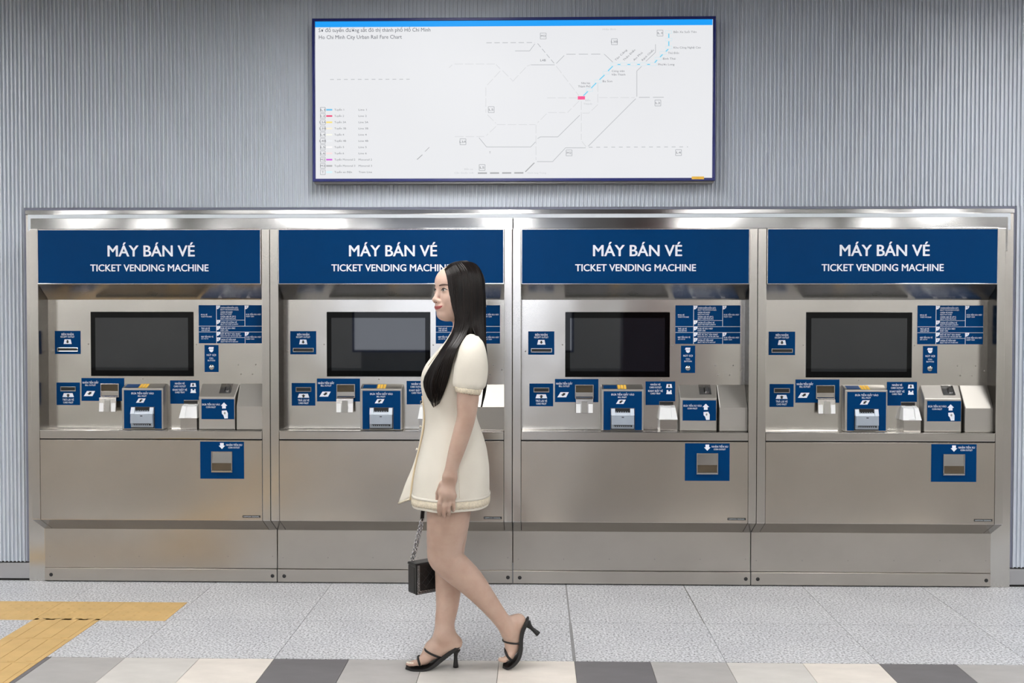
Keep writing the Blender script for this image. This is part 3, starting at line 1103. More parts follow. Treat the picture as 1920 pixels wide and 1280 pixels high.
def brect(b, x0, y0, x1, y1, off=-.0053):
    (a, z1), (c, z0) = bp(x0, y0), bp(x1, y1)
    b.quad((a, off, z0), (c, off, z0), (c, off, z1), (a, off, z1))


b = MB()
brect(b, 589, 39.5, 1336, 47)
b.build('blue_band', inkm((20, 160, 250)), face)
b = MB()
btext(b, 'Sơ đồ tuyến đường sắt đô thị thành phố Hồ Chí Minh', 597.5, 60.3, 53.3, 807)
btext(b, 'Ho Chi Minh City Urban Rail Fare Chart', 598, 73.3, 66.3, 753.5)
b.build('title_lettering', inkm((84, 88, 98)), face)
rows = [('L1', (110, 196, 238), 'Tuyến 1', 'Line 1'), ('L2', (236, 70, 120), 'Tuyến 2', 'Line 2'), ('L3A', (250, 226, 130), 'Tuyến 3A', 'Line 3A'),
        ('L3B', (250, 240, 215), 'Tuyến 3B', 'Line 3B'), ('L4', (250, 250, 238), 'Tuyến 4', 'Line 4'), ('L4B', (238, 240, 244), 'Tuyến 4B', 'Line 4B'),
        ('L5', (252, 250, 250), 'Tuyến 5', 'Line 5'), ('L6', (250, 226, 226), 'Tuyến 6', 'Line 6'), ('M2', (214, 100, 220), 'Tuyến Monorail 2', 'Monorail 2'),
        ('M3', (176, 177, 180), 'Tuyến Monorail 3', 'Monorail 3'), ('T', (214, 246, 252), 'Tuyến xe điện', 'Tram Line')]
lg = MB()
bd = MB()


def badge(px, py, s, txt, dark=True):
    r = 5.0 if not s else s
    for a, c in (((px - r, py - r), (px + r, py - r)), ((px + r, py - r), (px + r, py + r)), ((px + r, py + r), (px - r, py + r)), ((px - r, py + r), (px - r, py - r))):
        seg(bd, a, c, .8)
    w_ = 2.1 * len(txt)
    btext(lg, txt, px - w_, py + 2, py - 2, px + w_)


for i, (cd, rgb, vi, en) in enumerate(rows):
    y = 205.8 + i * 11.68
    badge(605.3, y, 4.6, cd)
    q = MB()
    brect(q, 611.6, y - 1.5, 623, y + 1.5)
    q.build('legend_swatch', inkm(rgb), face)
    big = 39 if 'Monorail' in vi else (33 if 'xe' in vi else (22 if len(vi) > 7 else 18))
    btext(lg, vi, 627, y + 1.6, y - 1.8, 627 + big)
    btext(lg, en, 672.5, y + 1.6, y - 1.8, 672.5 + (25 if len(en) > 8 else 18 if len(en) > 6 else 15))
for px, py, t in ((1018.5, 67.5, 'M3'), (1152, 78.3, 'L3B'), (1237.5, 62, 'L1'), (1233.5, 193, 'L2'), (921, 205.5, 'L5'), (868, 265.7, 'L3A'), (1067, 286.5, 'M2'), (1272.3, 286, 'L4'), (904, 314, 'L5')):
    badge(px, py, 5.5, t)
btext(lg, 'T', 917.5, 288, 284, 920)
btext(lg, 'L4B', 1013, 115, 111, 1023.5)
for t, x, y, x1 in (('Bến Xe Suối Tiên', 1263, 61.8, 1306), ('Khu Công Nghệ Cao', 1263, 91, 1314), ('Thủ Đức', 1252.3, 101.2, 1273.5), ('Bình Thái', 1243, 111.8, 1266.5),
                    ('Phước Long', 1234, 122.6, 1264.5), ('Công viên', 1147, 135, 1171), ('Văn Thánh', 1146.5, 141.6, 1172.5), ('Ba Son', 1130, 154, 1148),
                    ('Nhà hát', 1090, 157.6, 1106.5), ('Thành Phố', 1084, 163.8, 1107)):
    btext(lg, t, x, y, y - 3.6, x1)
for t, x, y in (('Tân Cảng', 1154.5, 114.5), ('Thảo Điền', 1170, 114.5), ('An Phú', 1189, 114.5), ('Rạch Chiếc', 1205, 114.5)):
    x_, z_ = bp(x, y)
    text(lg, t, x_, z_, .0092, -.0055, (.078 if len(t) > 7 else .058), 'L', .002, 2, math.radians(43))
lg.build('lettering', inkm((120, 122, 128)), face)
bd.build('line_badge', inkm((160, 162, 168)), face)
fl = MB()
btext(fl, 'Bến', 1097.5, 189.6, 186.4, 1107)
btext(fl, 'Thành', 1094, 196.4, 193, 1110)
btext(fl, 'Hiệp Bình', 1130, 56.5, 53.4, 1155)
btext(fl, 'Bến xe', 871, 318.5, 315.6, 887)
btext(fl, 'Cần Giuộc mới', 852, 325.5, 322.6, 888)
btext(fl, 'Hành lang Trung', 989, 325.5, 322.6, 1024)
fl.build('faded_lettering', inkm((200, 202, 206)), face)
lt = MB()
for p in (((842, 127), (848, 121.5)), ((852, 120), (928, 120)), ((930, 121), (938, 129)), ((938, 133), (914, 159)), ((911, 164), (911, 211)), ((914, 215), (930, 231)), ((930, 237), (912, 254)),
          ((932, 233.5), (1004, 233.5)), ((853, 256), (908, 256)), ((942, 132), (961, 151)), ((961, 153), (988, 124)), ((1043, 124), (1086, 180)),
          ((1026, 183.5), (1084, 183.5)), ((1123, 183), (1190, 183)), ((1086, 189), (1064, 211)), ((1028, 211), (1060, 211)), ((1025, 213), (1008, 230)),
          ((1090, 190), (1090, 262)), ((1091, 265), (1099, 275)), ((1121, 156), (1121, 195)), ((1121, 196), (1105, 211)), ((1092, 212), (1105, 212)),
          ((988, 124), (996, 121)), ((1005, 234), (1005, 300))):
    seg(lt, *p, 1.0, (16, 4))
lt.build('faded_route', inkm((214, 215, 218)), face)
mdl = MB()
for p in (((898, 258), (912, 275)), ((912, 275.5), (995, 275.5)), ((995, 275.5), (1004, 266)), ((1008, 260), (1013, 256.5)), ((1013, 256.5), (1046, 256.5)), ((1046, 256.5), (1087, 216)),
          ((1103, 274), (1192, 185)), ((1194, 181), (1194, 133)), ((1194, 133), (1203, 124.5)), ((1211, 115), (1229, 98)), ((1229, 98), (1229, 83)), ((966, 95.5), (993, 95.5)), ((993, 95.5), (1003, 82)),
          ((1133, 101.5), (1149, 116.5)), ((1043, 119), (1058, 104)), ((996, 121.5), (1040, 121.5)), ((1060, 277), (1098, 277)), ((1036, 303), (1060, 277.5)), ((1007, 303), (1036, 303))):
    seg(mdl, *p, 1.1)
for p, d in ((((1062, 101.8), (1132, 101.5)), (17, 6)), (((1008, 81.5), (1040, 120)), (9, 4)), (((912, 80.3), (1003, 79.8)), (10, 5)), (((1198, 182.6), (1246, 182.3)), (20, 6)),
             (((619, 149), (768, 148.5)), (7, 6)), (((1104, 276), (1290, 275.3)), (7, 7))):
    seg(mdl, *p, 1.2, d)
mdl.build('grey_route', inkm((186, 188, 192)), face)
dk = MB()
seg(dk, (782, 299), (792, 290), 1.4)
seg(dk, (797, 284), (805, 276), 1.0)
seg(dk, (985, 322), (1002, 305), 1.8)
seg(dk, (896, 324.5), (982, 324), 2.6, (17, 5.7))
dk.build('dark_route', inkm((168, 169, 172)), face)
bl = MB()
for p in (((1254, 63), (1254, 71)), ((1254, 77.5), (1254, 86)), ((1253, 92), (1248.5, 96.5)), ((1242.5, 102), (1237.5, 107)), ((1232, 112.5), (1227.5, 117.5)),
          ((1213.5, 120.7), (1218.5, 120.7)), ((1195, 120.7), (1200, 120.7)), ((1176.5, 120.8), (1181.5, 120.8)), ((1158, 120.8), (1163, 120.8)),
          ((1149, 124), (1140, 133)), ((1133.5, 140.5), (1124, 149.5)), ((1118, 155.5), (1108.5, 165)), ((1102.5, 171), (1094, 179.5))):
    bl = MB()
    seg(bl, *p, 1.9)
    bl.build('blue_route', inkm((110, 208, 242)), face)
st = MB()
for px, py in ((1253.5, 60), (1254, 74.2), (1254, 89), (1243, 99.5), (1234, 110), (1225, 120.5), (1206, 120.5), (1188, 120.6), (1169.5, 120.7), (1151, 120.8), (1136.5, 136.5), (1121, 152.5), (1105.5, 168.5)):
    for a, c in (((-6, -2.7), (6, -2.7)), ((6, -2.7), (6, 2.7)), ((6, 2.7), (-6, 2.7)), ((-6, 2.7), (-6, -2.7))):
        seg(st, (px + a[0], py + a[1]), (px + c[0], py + c[1]), .7)
st.build('station_box', inkm((205, 232, 240)), face)
b = MB()
brect(b, 1083.3, 180.4, 1096.8, 186.6)
b.build('pink_station', inkm((250, 92, 150)), face)
b = MB()
(xa, za), (xb, zb) = bp(1296.5, 331.2), bp(1319.5, 336.3)
b.box(xa, xb, -.0132, -.0122, zb, za)
b.build('yellow_sticker', M['yellow_print'], BO)

# ================================================================ the walking woman
YC = 4.0                                     # plane she walks in


def catmull(pts, n):
    P = [np.array(p, float) for p in pts]
    P = [2 * P[0] - P[1]] + P + [2 * P[-1] - P[-2]]
    out = []
    segs = len(P) - 3
    for k in range(n):
        t = k / (n - 1) * segs
        i = min(int(t), segs - 1)
        t -= i
        a, b_, c, d = P[i:i + 4]
        out.append(.5 * ((2 * b_) + (-a + c) * t + (2 * a - 5 * b_ + 4 * c - d) * t * t + (-a + 3 * b_ - 3 * c + d) * t ** 3))
    return out


class SDF:
    """smooth-blended body volume on a voxel grid, turned into one continuous skin"""
    def __init__(s, lo, hi, h):
        s.lo, s.h = np.array(lo, float), h
        s.n = np.ceil((np.array(hi) - s.lo) / h).astype(int) + 1
        s.d = np.full(s.n, 0.06, np.float32)

    def region(s, lo, hi, pad):
        a = np.maximum(0, np.floor((np.array(lo) - pad - s.lo) / s.h).astype(int))
        b = np.minimum(s.n, np.ceil((np.array(hi) + pad - s.lo) / s.h).astype(int) + 1)
        sl = tuple(slice(i, j) for i, j in zip(a, b))
        ax = [s.lo[i] + s.h * np.arange(a[i], b[i]) for i in range(3)]
        return sl, np.stack(np.meshgrid(*ax, indexing='ij'), -1)

    def put(s, sl, e, k, sub=False):
        d = s.d[sl]
        e = e.astype(np.float32)
        if sub:
            hh = np.maximum(k - np.abs(-e - d), 0) / k
            s.d[sl] = np.maximum(d, -e) + hh * hh * k * .25
        else:
            hh = np.maximum(k - np.abs(e - d), 0) / k
            s.d[sl] = np.minimum(d, e) - hh * hh * k * .25

    def cone(s, p0, r0, p1, r1, k=.02, squash=None):
        """tapered capsule; squash = (axis vector, factor) flattens it"""
        p0, p1 = np.array(p0, float), np.array(p1, float)
        rm = max(r0, r1)
        sl, P = s.region(np.minimum(p0, p1) - rm, np.maximum(p0, p1) + rm, .03 + k)
        ba = p1 - p0
        pa = P - p0
        if squash is not None:
            ax, fc = np.array(squash[0], float), squash[1]
            ax = ax / np.linalg.norm(ax)
            t0 = (pa @ ba) / max(ba @ ba, 1e-12)
            q = pa - np.clip(t0, 0, 1)[..., None] * ba
            pa = pa + (q @ ax)[..., None] * ax * (1 / fc - 1)
        t = np.clip((pa @ ba) / max(ba @ ba, 1e-12), 0, 1)
        e = np.linalg.norm(pa - t[..., None] * ba, axis=-1) - (r0 + (r1 - r0) * t)
        if squash is not None:
            e = e * min(1, squash[1] ** .5)
        s.put(sl, e, k)

    def limb(s, pts, k=.02, n=26):
        """one smooth tapering limb through (point, radius) stations"""
        C = catmull([tuple(p) + (r,) for p, r in pts], n)
        rm = max(r for _, r in pts)
        A = np.array(C)
        sl, P = s.region(A[:, :3].min(0) - rm, A[:, :3].max(0) + rm, .03 + k)
        e = np.full(P.shape[:3], .06, np.float32)
        o0 = np.array([q.start for q in sl])
        for a, b_ in zip(A[:-1], A[1:]):
            sq, Q = s.region(np.minimum(a[:3], b_[:3]) - rm, np.maximum(a[:3], b_[:3]) + rm, .03 + k)
            loc = tuple(slice(q.start - o, q.stop - o) for q, o in zip(sq, o0))
            ba = b_[:3] - a[:3]
            pa = Q - a[:3]
            t = np.clip((pa @ ba) / max(ba @ ba, 1e-12), 0, 1)
            d = np.linalg.norm(pa - t[..., None] * ba, axis=-1) - (a[3] + (b_[3] - a[3]) * t)
            e[loc] = np.minimum(e[loc], d)
        s.put(sl, e, k)

    def ell(s, c, r, k=.02, R=None, sub=False):
        c, r = np.array(c, float), np.array(r, float)
        rm = r.max()
        sl, P = s.region(c - rm, c + rm, .03 + k)
        q = P - c
        if R is not None:
            q = q @ np.array(R)
        k0 = np.linalg.norm(q / r, axis=-1)
        k1 = np.linalg.norm(q / (r * r), axis=-1) + 1e-9
        s.put(sl, k0 * (k0 - 1) / k1, k, sub)

    def skin(s):
        d = s.d
        ins = d < 0
        c = [ins[i:d.shape[0] - 1 + i, j:d.shape[1] - 1 + j, l:d.shape[2] - 1 + l] for i in (0, 1) for j in (0, 1) for l in (0, 1)]
        any_, all_ = c[0].copy(), c[0].copy()
        for q in c[1:]:
            any_ |= q
            all_ &= q
        idx = np.argwhere(any_ & ~all_)
        D = np.stack([d[idx[:, 0] + i, idx[:, 1] + j, idx[:, 2] + l] for i in (0, 1) for j in (0, 1) for l in (0, 1)], 1)
        off = np.array([(i, j, l) for i in (0, 1) for j in (0, 1) for l in (0, 1)], float)
        acc, cnt = np.zeros((len(idx), 3)), np.zeros(len(idx))
        for a in range(8):
            for bb in range(a + 1, 8):
                if np.abs(off[a] - off[bb]).sum() == 1:
                    m = (D[:, a] < 0) != (D[:, bb] < 0)
                    t = D[m, a] / (D[m, a] - D[m, bb])
                    acc[m] += off[a] + t[:, None] * (off[bb] - off[a])
                    cnt[m] += 1
        V = s.lo + s.h * (idx + acc / cnt[:, None])
        num = np.full(tuple(x - 1 for x in d.shape), -1, np.int32)
        num[tuple(idx.T)] = np.arange(len(idx))
        F = []
        for ax in range(3):
            o1, o2 = [(1, 2), (2, 0), (0, 1)][ax]
            sl0 = [slice(1, -1)] * 3
            sl0[ax] = slice(0, -1)
            sl1 = list(sl0)
            sl1[ax] = slice(1, None)
            A, B = ins[tuple(sl0)], ins[tuple(sl1)]
            e = np.argwhere(A != B)
            base = e.copy()
            for q in range(3):
                if q != ax:
                    base[:, q] += 1
            flip = A[tuple(e.T)]
            quad = []
            for da, db in ((0, 0), (-1, 0), (-1, -1), (0, -1)):
                p = base.copy()
                p[:, o1] += da
                p[:, o2] += db
                ok = np.all((p >= 0) & (p < np.array(num.shape)), axis=1)
                p = np.clip(p, 0, np.array(num.shape) - 1)
                quad.append(np.where(ok, num[tuple(p.T)], -1))
            Q = np.stack(quad, 1)
            Q[~flip] = Q[~flip][:, ::-1]
            F.append(Q[(Q >= 0).all(1)])
        F = np.concatenate(F)
        # relax the voxel steps a little
        E = np.concatenate([F[:, [0, 1]], F[:, [1, 2]], F[:, [2, 3]], F[:, [3, 0]]])
        for lam in (.5, .5, -.3, .5):
            sm_ = np.zeros_like(V)
            ct = np.zeros(len(V))
            for a, bb in ((0, 1), (1, 0)):
                for q in range(3):
                    sm_[:, q] += np.bincount(E[:, a], V[E[:, bb], q], len(V))
                ct += np.bincount(E[:, a], minlength=len(V))
            V = V + lam * (sm_ / np.maximum(ct, 1)[:, None] - V)
        return V, F


def mesh_np(name, V, F, mat, parent=None):
    me = bpy.data.meshes.new(name)
    me.vertices.add(len(V))
    me.vertices.foreach_set('co', V.astype(np.float32).ravel())
    me.loops.add(len(F) * 4)
    me.loops.foreach_set('vertex_index', F.astype(np.int32).ravel())
    me.polygons.add(len(F))
    me.polygons.foreach_set('loop_start', np.arange(0, len(F) * 4, 4, dtype=np.int32))
    me.polygons.foreach_set('loop_total', np.full(len(F), 4, np.int32))
    me.materials.append(mat)
    me.update(calc_edges=True)
    me.validate()
    me.shade_smooth()
    o = bpy.data.objects.new(name, me)
    COL.objects.link(o)
    if parent:
        o.parent = parent
    return o


def skin_mat():
    m, nt, b_ = nodes_of('skin')
    rp, nz, mp_ = mix_noise(nt, lin((182, 153, 137)), lin((192, 165, 150)), (14, 14, 14), 3)
    # stronger light on face and neck, painted in as a fairer tone by height
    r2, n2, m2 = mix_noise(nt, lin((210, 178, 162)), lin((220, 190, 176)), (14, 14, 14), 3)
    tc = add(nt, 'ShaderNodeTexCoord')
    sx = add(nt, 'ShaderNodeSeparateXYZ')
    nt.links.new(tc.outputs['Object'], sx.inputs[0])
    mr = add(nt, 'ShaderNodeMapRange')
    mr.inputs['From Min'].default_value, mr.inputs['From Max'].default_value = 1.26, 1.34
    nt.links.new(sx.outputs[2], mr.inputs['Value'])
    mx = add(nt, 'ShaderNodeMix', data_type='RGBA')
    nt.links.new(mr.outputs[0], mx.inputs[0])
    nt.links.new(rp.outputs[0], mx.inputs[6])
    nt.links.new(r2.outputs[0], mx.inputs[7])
    nt.links.new(mx.outputs[2], b_.inputs['Base Color'])
    b_.inputs['Roughness'].default_value = 0.45
    b_.inputs['Specular IOR Level'].default_value = 0.35
    b_.inputs['Subsurface Weight'].default_value = 0.12
    b_.inputs['Subsurface Radius'].default_value = (.012, .005, .003)
    b_.inputs['Subsurface Scale'].default_value = 0.6
    return m


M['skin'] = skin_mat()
M['lip'] = plain('lip_colour', (180, 92, 93), 0.4, var=0.06, scale=200)
M['brow'] = plain('brow_hair', (84, 64, 56), 0.7, var=0.1)
M['eye_white'] = plain('eye_white', (212, 204, 200), 0.25, var=0.02)
M['iris'] = plain('dark_iris', (32, 22, 18), 0.15, var=0.1)
M['dress'] = plain('cream_cloth', (224, 219, 208), 0.8, var=0.025, scale=6, spec=0.2, bump=.25, bscale=700)
M['lace'] = plain('cream_lace', (220, 210, 190), 0.85, var=0.12, scale=150, spec=0.2, bump=.5, bscale=220)
M['leather'] = plain('black_leather', (20, 21, 23), 0.32, var=0.1, bump=.2, bscale=400)
M['shoe'] = plain('black_suede', (20, 19, 20), 0.55, var=0.1)
M['chain'] = plain('silver_chain', (190, 190, 192), 0.18, 1.0, var=0.05)
M['pearl'] = plain('pearl_button', (240, 234, 220), 0.25, var=0.02)


def hair_mat():
    m, nt, b_ = nodes_of('black_hair')
    rp, nz, mp_ = mix_noise(nt, lin((11, 9, 9)), lin((30, 22, 20)), (160, 160, 6), 3, .3, .75)
    nt.links.new(rp.outputs[0], b_.inputs['Base Color'])
    b_.inputs['Roughness'].default_value = 0.34
    b_.inputs['Specular IOR Level'].default_value = 0.26
    b_.inputs['Anisotropic'].default_value = 0.5
    cx = add(nt, 'ShaderNodeCombineXYZ')
    cx.inputs[0].default_value, cx.inputs[1].default_value, cx.inputs[2].default_value = 0.05, 0.1, 1.0
    nt.links.new(cx.outputs[0], b_.inputs['Tangent'])
    return m


M['hair'] = hair_mat()

W0 = floor_pt(835, 1252)
WO = empty('person', (W0.x, YC, 0))
tag(WO, 'woman with long black hair in a short cream dress walking past the machines', 'person')
ORG = Vector(WO.location)


def pp(px, py, dy=0.0):
    """point in the woman's own space from a photo pixel and a sideways offset (negative = nearer)"""
    return pt(px, py, YC + dy) - ORG


def PX(n, dy=0.0):
    return n * (YC + dy) / FPX


def pn(px, py, dy):
    return pp(px, py, dy + .058)             # near foot


def pf(px, py, dy):
    return pp(px, py, dy - .030)             # far foot


S = SDF((-.22, -.27, -.005), (.36, .25, 1.62), .0027)
# ---- head
TH = math.radians(33)
c33, s33 = math.cos(TH), math.sin(TH)
HO = pp(859.5, 545, -.01)
HF, HL, HU = Vector((-c33, -s33, 0)), Vector((s33, -c33, 0)), Vector((0, 0, 1))
HR = np.array([HF, HL, HU]).T                  # columns: forward, left, up


def hp(f, l, u):
    return HO + HF * f + HL * l + HU * u


S.ell(hp(-.012, 0, .024), (.092, .073, .083), .03, HR)
S.ell(hp(.026, 0, -.030), (.056, .059, .080), .03, HR)
S.ell(hp(.050, 0, .034), (.036, .053, .042), .035, HR)          # forehead
S.ell(hp(.060, 0, -.092), (.030, .026, .021), .035, HR)        # chin
for q in (-1, 1):
    S.ell(hp(.050, q * .037, -.034), (.030, .023, .030), .03, HR)   # cheeks
    S.ell(hp(.012, q * .046, -.076), (.045, .014, .026), .03, HR)   # jaw
    S.ell(hp(.093, q * .034, .000), (.013, .019, .0100), .012, HR, True)   # eye sockets
    S.ell(hp(.0725, q * .0340, -.001), (.0115, .0165, .0120), .006, HR)    # lids
    S.ell(hp(-.004, q * .074, -.012), (.016, .008, .030), .008, HR)        # ears
S.cone(hp(.082, 0, .006), .0072, hp(.1005, 0, -.034), .0092, .012)
S.ell(hp(.1005, 0, -.0365), (.0100, .0105, .0082), .008, HR)
for q in (-1, 1):
    S.ell(hp(.0890, q * .0128, -.041), (.0105, .0068, .0068), .006, HR)
S.ell(hp(.080, 0, -.063), (.0145, .026, .016), .014, HR)       # mouth mound
S.ell(hp(.0910, 0, -.0605), (.0060, .018, .0050), .005, HR)    # upper lip
S.ell(hp(.0900, 0, -.0695), (.0064, .016, .0055), .005, HR)    # lower lip
# ---- neck and trunk (under the dress)
S.cone(hp(-.036, 0, -.06), .043, pp(870, 640, 0), .050, .025)
S.cone(pp(870, 640, 0), .05, pp(868, 680, 0), .072, .03)
S.cone(pp(887, 656, -.110), .036, pp(887, 656, .110), .036, .04)
for yy, a, bh_ in ((690, 850, .115), (730, 850, .11), (780, 848, .095), (830, 851, .110), (870, 852, .118)):
    S.ell(pp(a, yy, 0), (.082, bh_, .07), .05)
# ---- near (left) arm
S.limb([(pp(884, 668, -0.14), 0.038), (pp(880, 710, -0.158), 0.042), (pp(877, 750, -0.168), 0.0405), (pp(874.5, 780, -0.175), 0.035), (pp(868, 805, -0.179), 0.0338), (pp(858, 838, -0.186), 0.0308), (pp(848, 872, -0.192), 0.0248), (pp(844, 890, -0.195), 0.0222)], .02)
wr = pp(845, 885, -.195)
# hand: palm and five fingers
S.cone(pp(842.5, 902, -.195), .0230, pp(838.5, 924, -.198), .0300, .03, ((0, 1, 0), .62))
S.cone(pp(831, 925, -.198), .016, pp(848, 930, -.194), .016, .012, ((0, 1, 0), .7))
for k, (ax_, ay, bx_, by, cx_, cy, dx_, dy_, r) in enumerate(((828, 929, 824, 944, 823, 955, 824, 964, .0086), (835.5, 933, 832.5, 949, 832, 959, 833, 967, .0088),
                                                              (843, 933, 841, 948, 841, 957, 842, 964, .0084), (850, 931, 850, 943, 850.5, 951, 850, 957.5, .0074))):
    y0 = -.203 + .004 * k
    S.cone(pp(ax_, ay, y0), r * 1.08, pp(bx_, by, y0 - .004), r, .004)
    S.cone(pp(bx_, by, y0 - .004), r, pp(cx_, cy, y0), r * .94, .003)
    S.cone(pp(cx_, cy, y0), r * .94, pp(dx_, dy_, y0 + .008), r * .78, .003)
S.cone(pp(829, 907, -.185), .0125, pp(822, 924, -.172), .0105, .010)
S.cone(pp(822, 924, -.172), .0105, pp(819.5, 940, -.170), .0082, .004)
# ---- far (right) arm, bent a little, its hand closed round the bag strap
S.limb([(pp(884, 668, 0.14), 0.038), (pp(878, 715, 0.158), 0.042), (pp(872, 765, 0.17), 0.036), (pp(855, 808, 0.17), 0.033), (pp(838, 850, 0.165), 0.029), (pp(818, 893, 0.15), 0.022)], .02)
S.cone(pp(816, 898, .150), .020, pp(808, 920, .145), .026, .015, ((0, 1, 0), .6))
HB = [(802, 926), (806, 929), (811, 931), (815.5, 931)]
for k, (ax_, ay) in enumerate(HB):
    r = (.0084, .0086, .0082, .0072)[k]
    S.cone(pp(ax_ + 2, ay - 4, .150), r, pp(ax_ - 3, ay + 7, .152), r, .004)
    S.cone(pp(ax_ - 3, ay + 7, .152), r, pp(ax_ - 1, ay + 13, .138), r * .9, .003)
    S.cone(pp(ax_ - 1, ay + 13, .138), r * .9, pp(ax_ + 3, ay + 8, .128), r * .8, .003)
S.cone(pp(806, 908, .135), .011, pp(798, 924, .124), .0095, .008)
S.cone(pp(798, 924, .124), .0095, pp(797, 935, .126), .008, .004)
# ---- near (left) leg, pushing off behind
S.limb([(pp(853, 865, -0.072), 0.08), (pp(843, 935, -0.072), 0.084), (pp(838.5, 985, -0.07), 0.0775), (pp(833.5, 1022, -0.066), 0.067), (pp(838, 1048, -0.062), 0.0625), (pp(858, 1068, -0.057), 0.0595), (pp(882, 1090, -0.05), 0.0535), (pp(908, 1120, -0.034), 0.0425), (pp(930, 1148, -0.014), 0.0345), (pp(945, 1168, -0.002), 0.0315), (pp(953, 1182, 0.01), 0.032)], .02)
S.ell(pp(822, 1042, -.066), (.034, .040, .042), .025)           # knee cap
S.ell(pn(950, 1172, -.064), (.012, .009, .013), .012)          # ankle bone
S.cone(pn(956, 1168, -.032), .030, pn(972, 1164, -.030), .0245, .02)
S.cone(pn(972, 1164, -.030), .0245, pn(968, 1196, -.028), .024, .02)
S.cone(pn(957, 1190, -.030), .030, pn(960, 1213, -.028), .0265, .02)
S.cone(pn(960, 1213, -.040), .0235, pn(957, 1228, -.048), .0165, .012)
S.cone(pn(960, 1213, -.020), .0235, pn(957, 1228, -.008), .0165, .012)
NT = [(-.060, .0105, 0), (-.043, .0085, 1), (-.028, .0080, 1), (-.014, .0076, 2), (-.001, .0072, 4)]
NTOE = []
for yo, r, sh in NT:
    a, m_, e = pn(955, 1229, yo), pn(946 + sh, 1236.5, yo), pn(938.5 + sh, 1236.0 + sh * .3, yo)
    S.cone(a, r * 1.1, m_, r, .006)
    S.cone(m_, r, e, r * .92, .003)
    NTOE.append((e, r))
# ---- far (right) leg, standing in front
S.limb([(pp(850, 865, 0.072), 0.08), (pp(845, 945, 0.072), 0.083), (pp(842, 1030, 0.066), 0.061), (pp(841, 1072, 0.062), 0.053), (pp(840.5, 1105, 0.056), 0.05), (pp(838.5, 1136, 0.044), 0.044), (pp(834, 1166, 0.028), 0.0385), (pp(833, 1186, 0.014), 0.0372)], .02)
S.ell(pf(826, 1193, .012), (.013, .010, .014), .012)
S.cone(pf(838, 1190, .046), .034, pf(853, 1204, .044), .0245, .02)
S.cone(pf(853, 1205, .044), .024, pf(826, 1221, .042), .0235, .02)
S.cone(pf(829, 1196, .046), .034, pf(812, 1215, .042), .0275, .02)
S.cone(pf(812, 1215, .042), .0275, pf(797, 1233, .032), .0200, .02)
S.cone(pf(812, 1218, .042), .0275, pf(797, 1236, .056), .0185, .02)
S.cone(pf(797, 1235, .026), .0185, pf(786, 1241, .022), .0150, .01)
S.cone(pf(797, 1237, .060), .0165, pf(788, 1241, .062), .0135, .01)
FT = [(.012, .0080, 9), (.024, .0084, 5), (.038, .0086, 2.5), (.053, .009, 1), (.070, .0115, 0)]
FTOE = []
for yo, r, sh in FT:
    a, m_, e = pf(786, 1240.5, yo), pf(776 + sh, 1243.2, yo), pf(765.5 + sh, 1245.6, yo)
    S.cone(a, r * 1.15, m_, r, .006)
    S.cone(m_, r, e, r * .9, .003)
    FTOE.append((e, r))
BV, BF = S.skin()
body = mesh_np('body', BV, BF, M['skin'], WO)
tree = BVHTree.FromPolygons([Vector(v) for v in BV], [tuple(int(i) for i in f) for f in BF])


# ---- face details laid on the skin: found by looking at the face from the front
def on_face(l, u, lift=.0006):
    o_ = hp(.2, l, u)
    hit = tree.ray_cast(o_, -HF)
    p = hit[0] if hit[0] is not None else hp(.08, l, u)
    return p + HF * lift


def face_patch(name, outline, mat, lift, parent, bulge=0.0, n=7):
    """filled patch: fan of rings from the centre to an outline of (l, u) points"""
    cl = sum(p[0] for p in outline) / len(outline)
    cu = sum(p[1] for p in outline) / len(outline)
    b_ = MB()
    rings = []
    for k in range(n + 1):
        t = max(k / n, .02)
        rings.append([on_face(cl + (a - cl) * t, cu + (u - cu) * t, lift * (1 if k < n else -.6) + bulge * (1 - t * t)) for a, u in outline])
    b_.loft(rings, True, (True, False))
    return b_.build(name, mat, parent, smooth=True)


for q in (1, -1):
    out = []
    for k in range(18):
        a = 2 * math.pi * k / 18
        ca, sa = math.cos(a), math.sin(a)
        out.append((q * (.0348 + .0150 * ca), .0004 + .0012 * ca + (.0050 if sa > 0 else .0038) * sa * (1 - .15 * ca * ca)))
    ey = face_patch('eye', out, M['eye_white'], .0009, WO, .001)
    io = [(q * .0348 + .0008 + .0066 * math.cos(2 * math.pi * k / 14), .0010 + .0050 * math.sin(2 * math.pi * k / 14)) for k in range(14)]
    face_patch('iris', io, M['iris'], .0017, ey, .0008, 4)
    lash = [on_face(q * (.0195 + .0325 * t), -.0010 + .0070 * math.sin(math.pi * min(1, t * 1.02)) ** .8 + .0022 * t, .0014) for t in np.linspace(0, 1, 12)]
    MB().tube(lash, [.0006 + .0017 * math.sin(math.pi * t * .88 + .25) for t in np.linspace(0, 1, 12)], 6).build('eyelash', M['iris'], ey, smooth=True)
    bo = []
    for t in np.linspace(0, 1, 14):
        bo.append((q * (.0165 + .0385 * t), .0180 + .0045 * math.sin(math.pi * (t * .75)) - .0018 * t))
    wid = [.0014 + .0022 * math.sin(math.pi * min(1, (t * .8 + .22))) for t in np.linspace(0, 1, 14)]
    path = [on_face(a, u, .0004) for a, u in bo]
    MB().tube(path, wid, 6, (.9, .55), up=HU).build('eyebrow', M['brow'], WO, smooth=True)
lipo = []
